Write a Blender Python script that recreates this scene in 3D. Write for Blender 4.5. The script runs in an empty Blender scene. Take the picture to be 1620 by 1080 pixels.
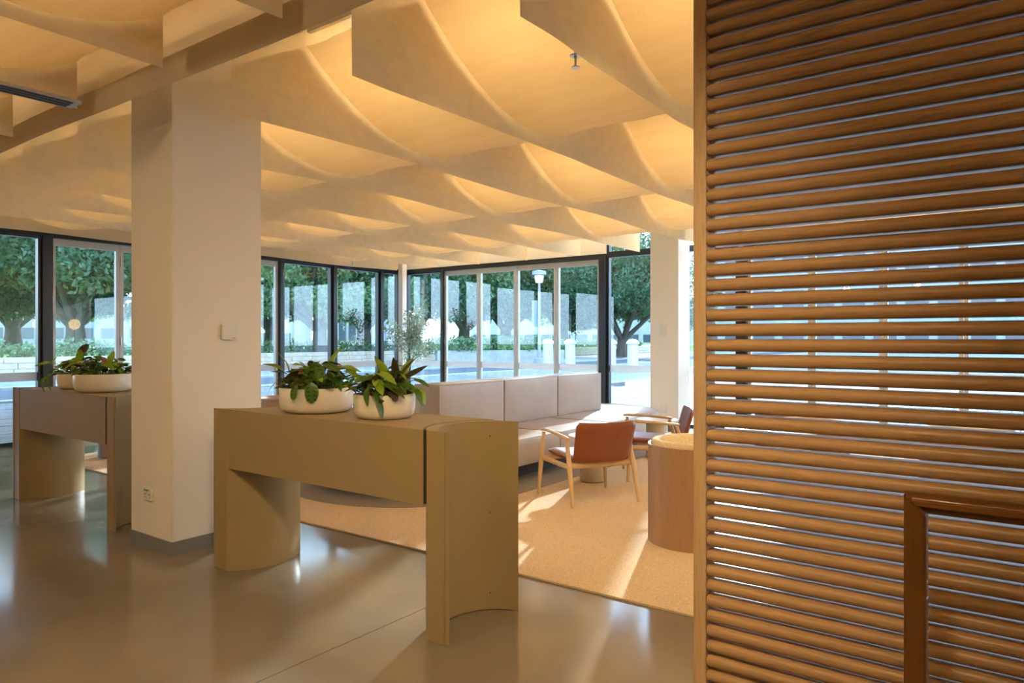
import bpy, bmesh, math, random
from mathutils import Vector, Matrix, Euler

# ------------------------------------------------------------------ camera, sky, sun, exposure
scene = bpy.context.scene
COL = scene.collection
F_PX, YAW, EYE = 1123.0, math.radians(36.47), 1.45
cam_data = bpy.data.cameras.new('camera')
cam_data.sensor_width = 36.0
cam_data.lens = F_PX / 1620.0 * 36.0
cam_data.shift_y = -4.0 / 1620.0
cam_data.clip_start = 0.05
cam_data.clip_end = 400
cam = bpy.data.objects.new('camera', cam_data)
cam.location = (0, 0, EYE)
cam.rotation_euler = (math.radians(90), 0, YAW)
COL.objects.link(cam)
scene.camera = cam

SUN_ELEV = 17.0
SUN_TRAVEL = (0.33, -0.94)
SUN_POWER = 7.0
SKY_POWER = 5.4
LAMP_POWER = 32.0
FILL_SPOT_POWER = 55.0  # strength of the added fill spots
EXPOSURE = 0.68

world = bpy.data.worlds.new('sky')
scene.world = world
world.use_nodes = True
wn = world.node_tree
wn.nodes.clear()
w_out = wn.nodes.new('ShaderNodeOutputWorld')
w_bg = wn.nodes.new('ShaderNodeBackground')
w_tc = wn.nodes.new('ShaderNodeTexCoord')
w_sep = wn.nodes.new('ShaderNodeSeparateXYZ')
w_ramp = wn.nodes.new('ShaderNodeValToRGB')
w_ramp.color_ramp.elements[0].position = 0.0
w_ramp.color_ramp.elements[0].color = (0.86, 0.93, 1.0, 1)
w_ramp.color_ramp.elements[1].position = 0.7
w_ramp.color_ramp.elements[1].color = (0.42, 0.62, 0.95, 1)
wn.links.new(w_tc.outputs['Generated'], w_sep.inputs[0])
wn.links.new(w_sep.outputs['Z'], w_ramp.inputs[0])
wn.links.new(w_ramp.outputs[0], w_bg.inputs['Color'])
w_bg.inputs['Strength'].default_value = SKY_POWER
wn.links.new(w_bg.outputs[0], w_out.inputs[0])

sun_data = bpy.data.lights.new('sun', 'SUN')
sun_data.energy = SUN_POWER
sun_data.angle = math.radians(1.2)
sun_data.color = (1.0, 0.95, 0.88)
sun = bpy.data.objects.new('sun', sun_data)
sdir = Vector((SUN_TRAVEL[0], SUN_TRAVEL[1], 0)).normalized() * math.cos(math.radians(SUN_ELEV))
sdir.z = -math.sin(math.radians(SUN_ELEV))
sun.rotation_euler = sdir.to_track_quat('-Z', 'Y').to_euler()
sun.location = (-6, 20, 12)
COL.objects.link(sun)

vs = scene.view_settings
vs.view_transform = 'Standard'
vs.look = 'None'
vs.exposure = EXPOSURE
vs.gamma = 1.0
vs.use_curve_mapping = False

# ------------------------------------------------------------------ materials
MATS = {}

def new_mat(name):
    m = bpy.data.materials.new(name)
    m.use_nodes = True
    nt = m.node_tree
    nt.nodes.clear()
    out = nt.nodes.new('ShaderNodeOutputMaterial')
    MATS[name] = m
    return m, nt, out

def N(nt, kind, **kw):
    n = nt.nodes.new(kind)
    for k, v in kw.items():
        if k in n.inputs.keys():
            n.inputs[k].default_value = v
        else:
            setattr(n, k, v)
    return n

def rgb(c):
    return (c[0], c[1], c[2], 1.0)

def coords(nt, scale=(1, 1, 1), rand=0.0):
    tc = N(nt, 'ShaderNodeTexCoord')
    mp = N(nt, 'ShaderNodeMapping')
    mp.inputs['Scale'].default_value = scale
    src = tc.outputs['Object']
    if rand:
        oi = N(nt, 'ShaderNodeObjectInfo')
        ml = N(nt, 'ShaderNodeMath', operation='MULTIPLY')
        ml.inputs[1].default_value = rand
        nt.links.new(oi.outputs['Random'], ml.inputs[0])
        ad = N(nt, 'ShaderNodeVectorMath', operation='ADD')
        nt.links.new(src, ad.inputs[0])
        nt.links.new(ml.outputs[0], ad.inputs[1])
        src = ad.outputs[0]
    nt.links.new(src, mp.inputs['Vector'])
    return mp.outputs[0]

def ramp(nt, fac, c0, c1, p0=0.3, p1=0.7):
    r = N(nt, 'ShaderNodeValToRGB')
    r.color_ramp.elements[0].position = p0
    r.color_ramp.elements[0].color = rgb(c0)
    r.color_ramp.elements[1].position = p1
    r.color_ramp.elements[1].color = rgb(c1)
    nt.links.new(fac, r.inputs[0])
    return r.outputs[0]

def mat(name, c0, c1=None, rough=0.6, scale=(6, 6, 6), detail=4.0, bump=0.0, bscale=None,
        metallic=0.0, spec=0.5, coat=0.0, rand=0.0, sheen=0.0, p=(0.3, 0.7), rough2=None):
    m, nt, out = new_mat(name)
    b = N(nt, 'ShaderNodeBsdfPrincipled')
    b.inputs['Roughness'].default_value = rough
    b.inputs['Metallic'].default_value = metallic
    b.inputs['Specular IOR Level'].default_value = spec
    b.inputs['Coat Weight'].default_value = coat
    b.inputs['Sheen Weight'].default_value = sheen
    v = coords(nt, scale, rand)
    nz = N(nt, 'ShaderNodeTexNoise')
    nz.inputs['Scale'].default_value = 1.0
    nz.inputs['Detail'].default_value = detail
    nt.links.new(v, nz.inputs['Vector'])
    nt.links.new(ramp(nt, nz.outputs['Fac'], c0, c1 or c0, *p), b.inputs['Base Color'])
    if rough2 is not None:
        mr = N(nt, 'ShaderNodeMapRange')
        mr.inputs['To Min'].default_value = rough
        mr.inputs['To Max'].default_value = rough2
        nt.links.new(nz.outputs['Fac'], mr.inputs['Value'])
        nt.links.new(mr.outputs[0], b.inputs['Roughness'])
    if bump:
        bp = N(nt, 'ShaderNodeBump')
        bp.inputs['Strength'].default_value = bump
        bp.inputs['Distance'].default_value = 0.01
        src = nz.outputs['Fac']
        if bscale:
            n2 = N(nt, 'ShaderNodeTexNoise')
            n2.inputs['Scale'].default_value = 1.0
            n2.inputs['Detail'].default_value = 2.0
            nt.links.new(coords(nt, bscale, rand), n2.inputs['Vector'])
            src = n2.outputs['Fac']
        nt.links.new(src, bp.inputs['Height'])
        nt.links.new(bp.outputs[0], b.inputs['Normal'])
    nt.links.new(b.outputs[0], out.inputs[0])
    return m

def wood(name, light, dark, grain_axis='x', rough=0.45, coarse=1.0, coat=0.0):
    m, nt, out = new_mat(name)
    b = N(nt, 'ShaderNodeBsdfPrincipled')
    b.inputs['Roughness'].default_value = rough
    b.inputs['Coat Weight'].default_value = coat
    a, bb = 1.1 * coarse, 13 * coarse
    sc = {'x': (a, bb, bb), 'y': (bb, a, bb), 'z': (bb, bb, a)}[grain_axis]
    n1 = N(nt, 'ShaderNodeTexNoise')
    n1.inputs['Scale'].default_value = 1.0
    n1.inputs['Detail'].default_value = 5.0
    n1.inputs['Distortion'].default_value = 0.15
    nt.links.new(coords(nt, sc, 17.0), n1.inputs['Vector'])
    fine = {'x': (9, 330, 330), 'y': (330, 9, 330), 'z': (330, 330, 9)}[grain_axis]
    n2 = N(nt, 'ShaderNodeTexNoise')
    n2.inputs['Scale'].default_value = 1.0
    n2.inputs['Detail'].default_value = 2.0
    nt.links.new(coords(nt, fine, 23.0), n2.inputs['Vector'])
    base = ramp(nt, n1.outputs['Fac'], dark, light, 0.25, 0.75)
    pores = ramp(nt, n2.outputs['Fac'], (0.70, 0.64, 0.58), (1, 1, 1), 0.30, 0.46)
    mx = N(nt, 'ShaderNodeMix', data_type='RGBA', blend_type='MULTIPLY')
    mx.inputs[0].default_value = 0.8
    nt.links.new(base, mx.inputs[6])
    nt.links.new(pores, mx.inputs[7])
    nt.links.new(mx.outputs[2], b.inputs['Base Color'])
    bp = N(nt, 'ShaderNodeBump')
    bp.inputs['Strength'].default_value = 0.06
    bp.inputs['Distance'].default_value = 0.003
    nt.links.new(n2.outputs['Fac'], bp.inputs['Height'])
    nt.links.new(bp.outputs[0], b.inputs['Normal'])
    nt.links.new(b.outputs[0], out.inputs[0])
    return m

def fabric(name, col, trans, mixf):
    m, nt, out = new_mat(name)
    v = coords(nt, (180, 180, 260))
    nz = N(nt, 'ShaderNodeTexNoise')
    nz.inputs['Scale'].default_value = 1.0
    nz.inputs['Detail'].default_value = 2.0
    nt.links.new(v, nz.inputs['Vector'])
    n2 = N(nt, 'ShaderNodeTexNoise')
    n2.inputs['Scale'].default_value = 1.0
    n2.inputs['Detail'].default_value = 3.0
    nt.links.new(coords(nt, (1.2, 9, 14)), n2.inputs['Vector'])
    mul = N(nt, 'ShaderNodeMath', operation='MULTIPLY_ADD')
    mul.inputs[1].default_value = 0.5
    nt.links.new(nz.outputs['Fac'], mul.inputs[0])
    hf = N(nt, 'ShaderNodeMath', operation='MULTIPLY')
    hf.inputs[1].default_value = 0.5
    nt.links.new(n2.outputs['Fac'], hf.inputs[0])
    nt.links.new(hf.outputs[0], mul.inputs[2])
    d = N(nt, 'ShaderNodeBsdfDiffuse')
    t = N(nt, 'ShaderNodeBsdfTranslucent')
    nt.links.new(ramp(nt, mul.outputs[0], [x * 0.9 for x in col], col, 0.35, 0.65), d.inputs[0])
    nt.links.new(ramp(nt, mul.outputs[0], [x * 0.86 for x in trans], trans, 0.35, 0.65), t.inputs[0])
    mx = N(nt, 'ShaderNodeMixShader')
    mx.inputs[0].default_value = mixf
    nt.links.new(d.outputs[0], mx.inputs[1])
    nt.links.new(t.outputs[0], mx.inputs[2])
    nt.links.new(mx.outputs[0], out.inputs[0])
    return m

def glass(name, tint, refl=0.05):
    m, nt, out = new_mat(name)
    lw = N(nt, 'ShaderNodeLayerWeight')
    lw.inputs['Blend'].default_value = 0.5
    pw = N(nt, 'ShaderNodeMath', operation='POWER')
    pw.inputs[1].default_value = 4.0
    nt.links.new(lw.outputs['Facing'], pw.inputs[0])
    ma = N(nt, 'ShaderNodeMath', operation='MULTIPLY_ADD')
    ma.inputs[1].default_value = 0.9
    ma.inputs[2].default_value = refl
    nt.links.new(pw.outputs[0], ma.inputs[0])
    tr = N(nt, 'ShaderNodeBsdfTransparent')
    tr.inputs[0].default_value = rgb(tint)
    gl = N(nt, 'ShaderNodeBsdfGlossy')
    gl.inputs['Roughness'].default_value = 0.0
    mx = N(nt, 'ShaderNodeMixShader')
    nt.links.new(ma.outputs[0], mx.inputs[0])
    nt.links.new(tr.outputs[0], mx.inputs[1])
    nt.links.new(gl.outputs[0], mx.inputs[2])
    nt.links.new(mx.outputs[0], out.inputs[0])
    return m

def emit(name, col, power):
    m, nt, out = new_mat(name)
    e = N(nt, 'ShaderNodeEmission')
    e.inputs[0].default_value = rgb(col)
    e.inputs[1].default_value = power
    nt.links.new(e.outputs[0], out.inputs[0])
    return m

def leafmat(name, c0, c1, trans, spots=None):
    m, nt, out = new_mat(name)
    v = coords(nt, (30, 30, 30), 9.0)
    nz = N(nt, 'ShaderNodeTexNoise')
    nz.inputs['Scale'].default_value = 1.0
    nt.links.new(v, nz.inputs['Vector'])
    c = ramp(nt, nz.outputs['Fac'], c0, c1)
    if spots:
        # dark herringbone blotches either side of the midrib
        tc = N(nt, 'ShaderNodeTexCoord')
        mp = N(nt, 'ShaderNodeMapping')
        mp.inputs['Scale'].default_value = (60, 62, 1)
        nt.links.new(tc.outputs['Object'], mp.inputs['Vector'])
        sp = N(nt, 'ShaderNodeSeparateXYZ')
        nt.links.new(mp.outputs[0], sp.inputs[0])
        sy = N(nt, 'ShaderNodeMath', operation='SINE')
        sm = N(nt, 'ShaderNodeMath', operation='MULTIPLY_ADD')
        sm.inputs[1].default_value = 5.2
        ab = N(nt, 'ShaderNodeMath', operation='ABSOLUTE')
        nt.links.new(sp.outputs['X'], ab.inputs[0])
        nt.links.new(sp.outputs['Y'], sm.inputs[0])
        ng = N(nt, 'ShaderNodeMath', operation='MULTIPLY')
        ng.inputs[1].default_value = -1.5
        nt.links.new(ab.outputs[0], ng.inputs[0])
        nt.links.new(ng.outputs[0], sm.inputs[2])
        nt.links.new(sm.outputs[0], sy.inputs[0])
        band = N(nt, 'ShaderNodeMath', operation='COMPARE')
        band.inputs[1].default_value = 1.0
        band.inputs[2].default_value = 0.55
        nt.links.new(ab.outputs[0], band.inputs[0])
        gt = N(nt, 'ShaderNodeMath', operation='GREATER_THAN')
        gt.inputs[1].default_value = 0.0
        nt.links.new(sy.outputs[0], gt.inputs[0])
        both = N(nt, 'ShaderNodeMath', operation='MULTIPLY')
        nt.links.new(gt.outputs[0], both.inputs[0])
        nt.links.new(band.outputs[0], both.inputs[1])
        mx = N(nt, 'ShaderNodeMix', data_type='RGBA')
        nt.links.new(both.outputs[0], mx.inputs[0])
        nt.links.new(c, mx.inputs[6])
        mx.inputs[7].default_value = rgb(spots)
        c = mx.outputs[2]
    b = N(nt, 'ShaderNodeBsdfPrincipled')
    b.inputs['Roughness'].default_value = 0.38
    nt.links.new(c, b.inputs['Base Color'])
    t = N(nt, 'ShaderNodeBsdfTranslucent')
    t.inputs[0].default_value = rgb(trans)
    ms = N(nt, 'ShaderNodeMixShader')
    ms.inputs[0].default_value = 0.35
    nt.links.new(b.outputs[0], ms.inputs[1])
    nt.links.new(t.outputs[0], ms.inputs[2])
    nt.links.new(ms.outputs[0], out.inputs[0])
    return m

mat('plaster', (0.78, 0.74, 0.67), (0.80, 0.765, 0.70), rough=0.7, scale=(3, 3, 3))
mat('ceiling_white', (0.80, 0.77, 0.70), rough=0.8)
mat('concrete', (0.155, 0.127, 0.09), (0.25, 0.21, 0.157), rough=0.06, rough2=0.17, scale=(0.9, 0.9, 0.9), detail=9, spec=0.55, p=(0.25, 0.75))
mat('joint', (0.10, 0.085, 0.07), rough=0.7)
mat('carpet', (0.58, 0.43, 0.27), (0.80, 0.63, 0.43), rough=0.95, scale=(130, 130, 130), detail=2, bump=0.6, spec=0.1)
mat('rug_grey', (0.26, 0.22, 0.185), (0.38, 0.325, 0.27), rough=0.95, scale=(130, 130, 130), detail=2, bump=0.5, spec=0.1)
mat('console_paint', (0.32, 0.235, 0.112), (0.332, 0.246, 0.12), rough=0.42, scale=(4, 4, 4), spec=0.3)
mat('gap_dark', (0.05, 0.035, 0.02), rough=0.8)
mat('base_grey', (0.20, 0.205, 0.20), rough=0.55)
mat('white_plastic', (0.72, 0.70, 0.66), rough=0.35)
mat('dark_slot', (0.02, 0.02, 0.02), rough=0.6)
mat('green_lamp', (0.12, 0.30, 0.16), rough=0.4)
mat('sofa_leather', (0.38, 0.31, 0.258), (0.42, 0.345, 0.285), rough=0.36, scale=(3, 3, 3), bump=0.05, bscale=(160, 160, 160))
mat('piping_tan', (0.36, 0.27, 0.19), rough=0.45)
mat('plinth_dark', (0.06, 0.05, 0.045), rough=0.8)
mat('cognac_leather', (0.205, 0.05, 0.012), (0.235, 0.062, 0.016), rough=0.4, scale=(5, 5, 5), bump=0.06, bscale=(220, 220, 220))
mat('boucle', (0.62, 0.47, 0.28), (0.78, 0.63, 0.42), rough=0.95, scale=(110, 110, 110), detail=2, bump=0.8, spec=0.1)
mat('table_white', (0.72, 0.70, 0.64), rough=0.3)
mat('table_base', (0.46, 0.40, 0.30), rough=0.5)
mat('pot_cream', (0.74, 0.68, 0.56), (0.76, 0.70, 0.58), rough=0.38, scale=(3, 3, 3))
mat('soil', (0.02, 0.014, 0.009), (0.05, 0.035, 0.02), rough=0.95, scale=(70, 70, 70), bump=0.7)
mat('pink_leather', (0.40, 0.27, 0.20), (0.43, 0.30, 0.225), rough=0.42, scale=(4, 4, 4))
mat('mauve_felt', (0.33, 0.25, 0.24), rough=0.8)
mat('black_frame', (0.012, 0.016, 0.022), rough=0.35, spec=0.5)
mat('alu_frame', (0.46, 0.46, 0.45), (0.49, 0.49, 0.48), rough=0.4, metallic=0.15)
mat('steel', (0.55, 0.55, 0.55), rough=0.3, metallic=0.9)
mat('deck_wood', (0.11, 0.115, 0.115), (0.20, 0.205, 0.205), rough=0.8, scale=(14, 1.2, 14), rand=13.0, spec=0.08)
mat('road', (0.075, 0.08, 0.085), (0.11, 0.115, 0.12), rough=0.85, scale=(3, 3, 3), spec=0.1)
mat('paving', (0.17, 0.18, 0.19), (0.25, 0.26, 0.27), rough=0.85, scale=(1.2, 1.2, 1.2), spec=0.1)
mat('kerb_stone', (0.26, 0.27, 0.27), (0.33, 0.34, 0.34), rough=0.85, spec=0.1)
mat('sandstone', (0.40, 0.34, 0.25), (0.52, 0.45, 0.34), rough=0.85, scale=(3, 3, 7), rand=11.0, bump=0.4)
mat('lawn', (0.16, 0.34, 0.05), (0.26, 0.46, 0.09), rough=0.9, scale=(4, 4, 4))
mat('bark', (0.05, 0.045, 0.038), (0.11, 0.10, 0.08), rough=0.9, scale=(5, 5, 1.5), bump=0.8)
mat('bldg_grey', (0.22, 0.24, 0.26), (0.27, 0.29, 0.31), rough=0.8, scale=(0.5, 0.5, 0.5))
mat('bldg_blue', (0.20, 0.26, 0.34), (0.26, 0.32, 0.40), rough=0.8, scale=(0.5, 0.5, 0.5))
mat('bldg_white', (0.30, 0.31, 0.31), (0.38, 0.38, 0.38), rough=0.8, scale=(0.5, 0.5, 0.5))
mat('bldg_glass', (0.05, 0.07, 0.09), rough=0.15)
mat('bollard_white', (0.42, 0.43, 0.44), (0.5, 0.51, 0.52), rough=0.6)
mat('violet_sign', (0.22, 0.16, 0.42), (0.5, 0.4, 0.6), rough=0.5, scale=(2, 2, 2))
mat('yellow_sign', (0.75, 0.5, 0.08), rough=0.5)
mat('stem_green', (0.22, 0.26, 0.05), rough=0.5)
wood('oak_slat', (0.50, 0.315, 0.148), (0.44, 0.268, 0.12), 'x', rough=0.36)
wood('oak_post', (0.58, 0.40, 0.215), (0.50, 0.335, 0.17), 'z', rough=0.5)
wood('rail_wood_h', (0.26, 0.105, 0.014), (0.18, 0.066, 0.007), 'x', rough=0.3, coat=0.3)
wood('rail_wood_v', (0.20, 0.08, 0.010), (0.14, 0.05, 0.005), 'z', rough=0.3, coat=0.3)
wood('ash', (0.64, 0.43, 0.22), (0.54, 0.35, 0.17), 'z', rough=0.45)
wood('oak_shell', (0.40, 0.235, 0.125), (0.31, 0.175, 0.09), 'z', rough=0.45, coarse=0.6)
fabric('linen', (0.82, 0.70, 0.50), (0.92, 0.75, 0.48), 0.36)
fabric('linen_swag', (0.78, 0.67, 0.48), (0.90, 0.71, 0.40), 0.43)
fabric('linen_double', (0.68, 0.59, 0.45), (0.6, 0.48, 0.32), 0.3)
fabric('film_white', (0.80, 0.80, 0.80), (0.62, 0.62, 0.62), 0.5)
glass('pane_glass', (0.82, 0.925, 0.985), 0.065)
emit('lamp_warm', (1.0, 0.74, 0.42), LAMP_POWER)
emit('globe_glow', (1.0, 0.66, 0.34), 5.0)
emit('street_lamp_glow', (1.0, 0.95, 0.85), 1.2)
leafmat('leaf_lime', (0.22, 0.36, 0.02), (0.31, 0.46, 0.035), (0.45, 0.6, 0.04))
leafmat('leaf_green', (0.045, 0.115, 0.012), (0.085, 0.18, 0.02), (0.17, 0.33, 0.03))
leafmat('leaf_dark', (0.035, 0.025, 0.012), (0.075, 0.05, 0.022), (0.10, 0.05, 0.02))
leafmat('leaf_prayer', (0.075, 0.17, 0.02), (0.11, 0.22, 0.03), (0.16, 0.3, 0.03), spots=(0.012, 0.04, 0.01))
leafmat('leaf_pink', (0.50, 0.20, 0.13), (0.55, 0.26, 0.17), (0.6, 0.25, 0.15))
leafmat('leaf_tree', (0.018, 0.07, 0.032), (0.06, 0.14, 0.058), (0.075, 0.18, 0.07))
leafmat('leaf_tree_pale', (0.05, 0.12, 0.045), (0.12, 0.22, 0.075), (0.15, 0.27, 0.09))
leafmat('leaf_hedge', (0.07, 0.15, 0.07), (0.15, 0.25, 0.11), (0.18, 0.3, 0.1))
leafmat('leaf_olive', (0.22, 0.27, 0.20), (0.36, 0.41, 0.34), (0.3, 0.38, 0.25))

# ------------------------------------------------------------------ mesh helpers
def mesh(name, verts, faces, m, smooth=False, angle=None):
    me = bpy.data.meshes.new(name)
    me.from_pydata([tuple(v) for v in verts], [], faces)
    me.update()
    if smooth:
        me.polygons.foreach_set('use_smooth', [True] * len(me.polygons))
        if angle:
            me.set_sharp_from_angle(angle=math.radians(angle))
    me.materials.append(MATS[m])
    return me

def bm_mesh(name, bm, m, smooth=True, angle=35):
    bmesh.ops.recalc_face_normals(bm, faces=bm.faces)
    me = bpy.data.meshes.new(name)
    bm.to_mesh(me)
    bm.free()
    if smooth:
        me.polygons.foreach_set('use_smooth', [True] * len(me.polygons))
        me.set_sharp_from_angle(angle=math.radians(angle))
    me.materials.append(MATS[m])
    return me

def link(name, me, parent=None, loc=(0, 0, 0), rot=(0, 0, 0), scale=(1, 1, 1)):
    o = bpy.data.objects.new(name, me)
    COL.objects.link(o)
    o.parent = parent
    o.location = loc
    o.rotation_euler = rot
    o.scale = scale
    return o

def tag(o, label=None, cat=None, group=None, kind=None):
    if label: o['label'] = label
    if cat: o['category'] = cat
    if group: o['group'] = group
    if kind: o['kind'] = kind
    return o

def thing(name, label, cat, loc=(0, 0, 0), rz=0.0, group=None):
    o = bpy.data.objects.new(name, None)
    COL.objects.link(o)
    o.location = loc
    o.rotation_euler = (0, 0, rz)
    o.empty_display_size = 0.1
    return tag(o, label, cat, group)

def struct(name, loc=(0, 0, 0), rz=0.0, label=None):
    o = bpy.data.objects.new(name, None)
    COL.objects.link(o)
    o.location = loc
    o.rotation_euler = (0, 0, rz)
    return tag(o, label, kind='structure')

def copy_thing(root, loc, rz, label=None, group=None):
    def rec(o, par):
        c = o.copy()
        COL.objects.link(c)
        c.parent = par
        for ch in o.children:
            rec(ch, c)
        return c
    r = rec(root, None)
    r.location = loc
    r.rotation_euler = (0, 0, rz)
    if label: r['label'] = label
    if group: r['group'] = group
    return r

def box_me(name, lo, hi, m, bevel=0.0, seg=2):
    bm = bmesh.new()
    bmesh.ops.create_cube(bm, size=1.0)
    for v in bm.verts:
        v.co = Vector([lo[i] + (v.co[i] + 0.5) * (hi[i] - lo[i]) for i in range(3)])
    if not bevel:
        return bm_mesh(name, bm, m, smooth=False)
    r = bmesh.ops.bevel(bm, geom=bm.edges[:], offset=bevel, segments=seg, affect='EDGES', profile=0.5)
    for f in r['faces']:
        f.smooth = True
    return bm_mesh(name, bm, m, smooth=False)

def box(name, lo, hi, m, parent=None, bevel=0.0, seg=2):
    return link(name, box_me(name, lo, hi, m, bevel, seg), parent)

def prism_me(name, pts, z0, z1, m, smooth_angle=35, bevel=0.0, seg=2):
    bm = bmesh.new()
    bot = [bm.verts.new((x, y, z0)) for x, y in pts]
    top = [bm.verts.new((x, y, z1)) for x, y in pts]
    n = len(pts)
    bm.faces.new(bot[::-1])
    ft = bm.faces.new(top)
    for i in range(n):
        bm.faces.new((bot[i], bot[(i + 1) % n], top[(i + 1) % n], top[i]))
    if bevel:
        es = [e for e in bm.edges if abs(e.verts[0].co.z - e.verts[1].co.z) < 1e-6]
        bmesh.ops.bevel(bm, geom=es, offset=bevel, segments=seg, affect='EDGES', profile=0.5)
    return bm_mesh(name, bm, m, True, smooth_angle)

def tube_data(pts, radii, seg=8, cap=True, flat=1.0):
    pts = [Vector(p) for p in pts]
    if not hasattr(radii, '__len__'):
        radii = [radii] * len(pts)
    vs, fs = [], []
    up = Vector((0, 0, 1))
    prev = None
    for i, p in enumerate(pts):
        d = (pts[min(i + 1, len(pts) - 1)] - pts[max(i - 1, 0)]).normalized()
        if prev is None:
            a = d.cross(up)
            if a.length < 1e-3:
                a = d.cross(Vector((1, 0, 0)))
        else:
            a = prev - d * prev.dot(d)
        a.normalize()
        prev = a
        b = d.cross(a)
        for k in range(seg):
            t = 2 * math.pi * k / seg
            vs.append(p + a * math.cos(t) * radii[i] + b * math.sin(t) * radii[i] * flat)
    n = len(pts)
    for i in range(n - 1):
        for k in range(seg):
            k2 = (k + 1) % seg
            fs.append((i * seg + k, i * seg + k2, (i + 1) * seg + k2, (i + 1) * seg + k))
    if cap:
        fs.append(tuple(range(seg))[::-1])
        fs.append(tuple((n - 1) * seg + k for k in range(seg)))
    return vs, fs

def tube(name, pts, radii, m, parent=None, seg=8, flat=1.0):
    v, f = tube_data(pts, radii, seg, True, flat)
    return link(name, mesh(name, v, f, m, True, 50), parent)

def tubes_me(name, lines, m, seg=5):
    V, Fc = [], []
    for pts, r in lines:
        v, f = tube_data(pts, r, seg)
        o = len(V)
        V += v
        Fc += [tuple(i + o for i in q) for q in f]
    return mesh(name, V, Fc, m, True, 60)

def lathe_me(name, prof, m, seg=48, angle=40):
    vs, fs = [], []
    for r, z in prof:
        for k in range(seg):
            t = 2 * math.pi * k / seg
            vs.append((r * math.cos(t), r * math.sin(t), z))
    for i in range(len(prof) - 1):
        for k in range(seg):
            k2 = (k + 1) % seg
            fs.append((i * seg + k, i * seg + k2, (i + 1) * seg + k2, (i + 1) * seg + k))
    if prof[0][0] > 1e-4:
        fs.append(tuple(range(seg))[::-1])
    if prof[-1][0] > 1e-4:
        fs.append(tuple((len(prof) - 1) * seg + k for k in range(seg)))
    return mesh(name, vs, fs, m, True, angle)

def grid_me(name, nu, nv, fn, m, thick=0.0):
    vs = [fn(i / nu, j / nv) for j in range(nv + 1) for i in range(nu + 1)]
    fs = [(j * (nu + 1) + i, j * (nu + 1) + i + 1, (j + 1) * (nu + 1) + i + 1, (j + 1) * (nu + 1) + i)
          for j in range(nv) for i in range(nu)]
    return mesh(name, vs, fs, m, True)

# ------------------------------------------------------------------ room shell
XL, XR, YF, YB, ZC = -11.2, 4.0, 11.16, -4.0, 3.8

fl = tag(box('floor', (XL - 0.1, YB, -0.12), (XR, YF + 0.1, -0.012), 'joint'), 'polished concrete floor in large slabs', kind='structure')
xs = [XL - 0.1, -6.65, -2.65, 1.35, XR]
ys = [YB, -1.2, 3.53, YF + 0.1]
for i in range(4):
    for j in range(3):
        box('slab', (xs[i] + 0.0025, ys[j] + 0.002, -0.012), (xs[i + 1] - 0.0025, ys[j + 1] - 0.002, 0.0), 'concrete', fl)

tag(box('ceiling', (XL - 0.15, YB, ZC), (XR, YF + 0.15, ZC + 0.15), 'ceiling_white'), 'white plaster ceiling above the hanging fabric', kind='structure')
tag(box('wall_back', (XL - 0.1, YB - 0.15, 0), (XR, YB, ZC), 'plaster'), 'off-white wall behind the viewer', kind='structure')
tag(box('wall_right', (XR, YB, 0), (XR + 0.15, YF, ZC), 'plaster'), 'off-white side wall beyond the slat screen', kind='structure')
# plaster bulkheads over the glazing
tag(box('wall_left', (XL - 0.08, YB, 2.96), (XL + 0.08, YF - 0.1, ZC), 'plaster'), 'plaster bulkhead above the garden-side glazing', kind='structure')
tag(box('wall_entry_blocker', (XL - 0.08, YB, 0), (XL + 0.08, 1.38, 2.96), 'plaster'), 'added plain wall blocking daylight at the entry end of the garden side', kind='structure')  # unseen stretch made solid instead of glazed, to cut blue daylight on the pillar
wf = tag(box('wall_far', (XL, YF - 0.08, 2.96), (-6.13, YF + 0.08, ZC), 'plaster'), 'plaster bulkhead above the far folding doors', kind='structure')
box('bulkhead', (-3.7, YF - 0.08, 2.96), (XR, YF + 0.08, ZC), 'plaster', wf)

# carpet
cp = box('carpet', (-9.6, 3.53, 0.001), (3.6, 10.3, 0.012), 'carpet')
tag(cp, 'large sand-coloured looped carpet laid over the concrete', 'carpet')

# ---- glazing
def frame_rect(name, w, z0, z1, t, d, m, parent, bars=('l', 'r', 't', 'b'), tt=None):
    """rectangular frame in local x/z, one mesh made of mitred-look bars"""
    bm = bmesh.new()
    def add(lo, hi):
        r = bmesh.ops.create_cube(bm, size=1.0)
        for v in r['verts']:
            v.co = Vector([lo[i] + (v.co[i] + 0.5) * (hi[i] - lo[i]) for i in range(3)])
    tt = tt or t
    add((0, -d / 2, z0), (t, d / 2, z1))
    add((w - t, -d / 2, z0), (w, d / 2, z1))
    add((t, -d / 2, z1 - tt), (w - t, d / 2, z1))
    add((t, -d / 2, z0), (w - t, d / 2, z0 + tt))
    return link(name, bm_mesh(name, bm, m, False), parent)

PANE = {}
def pane(w, z0, z1, parent):
    return box('glass_pane', (0, -0.004, z0), (w, 0.004, z1), 'pane_glass', parent)

DOORN = [0]
def leaf(loc, rz, w, label):
    DOORN[0] += 1
    d = struct('door_%d' % DOORN[0], loc, rz, label)
    frame_rect('door_frame', w, 0.02, 2.87, 0.052, 0.06, 'alu_frame', d, tt=0.095)
    g = box('glass_pane', (0.05, -0.004, 0.11), (w - 0.05, 0.004, 2.78), 'pane_glass', d)
    box('film_strip', (0.053, -0.006, 0.87), (w - 0.053, -0.0045, 0.99), 'film_white', d)
    for z in (0.35, 1.35, 2.55):
        box('hinge', (0.002, -0.045, z), (0.022, -0.03, z + 0.13), 'steel', d, 0.003)
    return d

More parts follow.
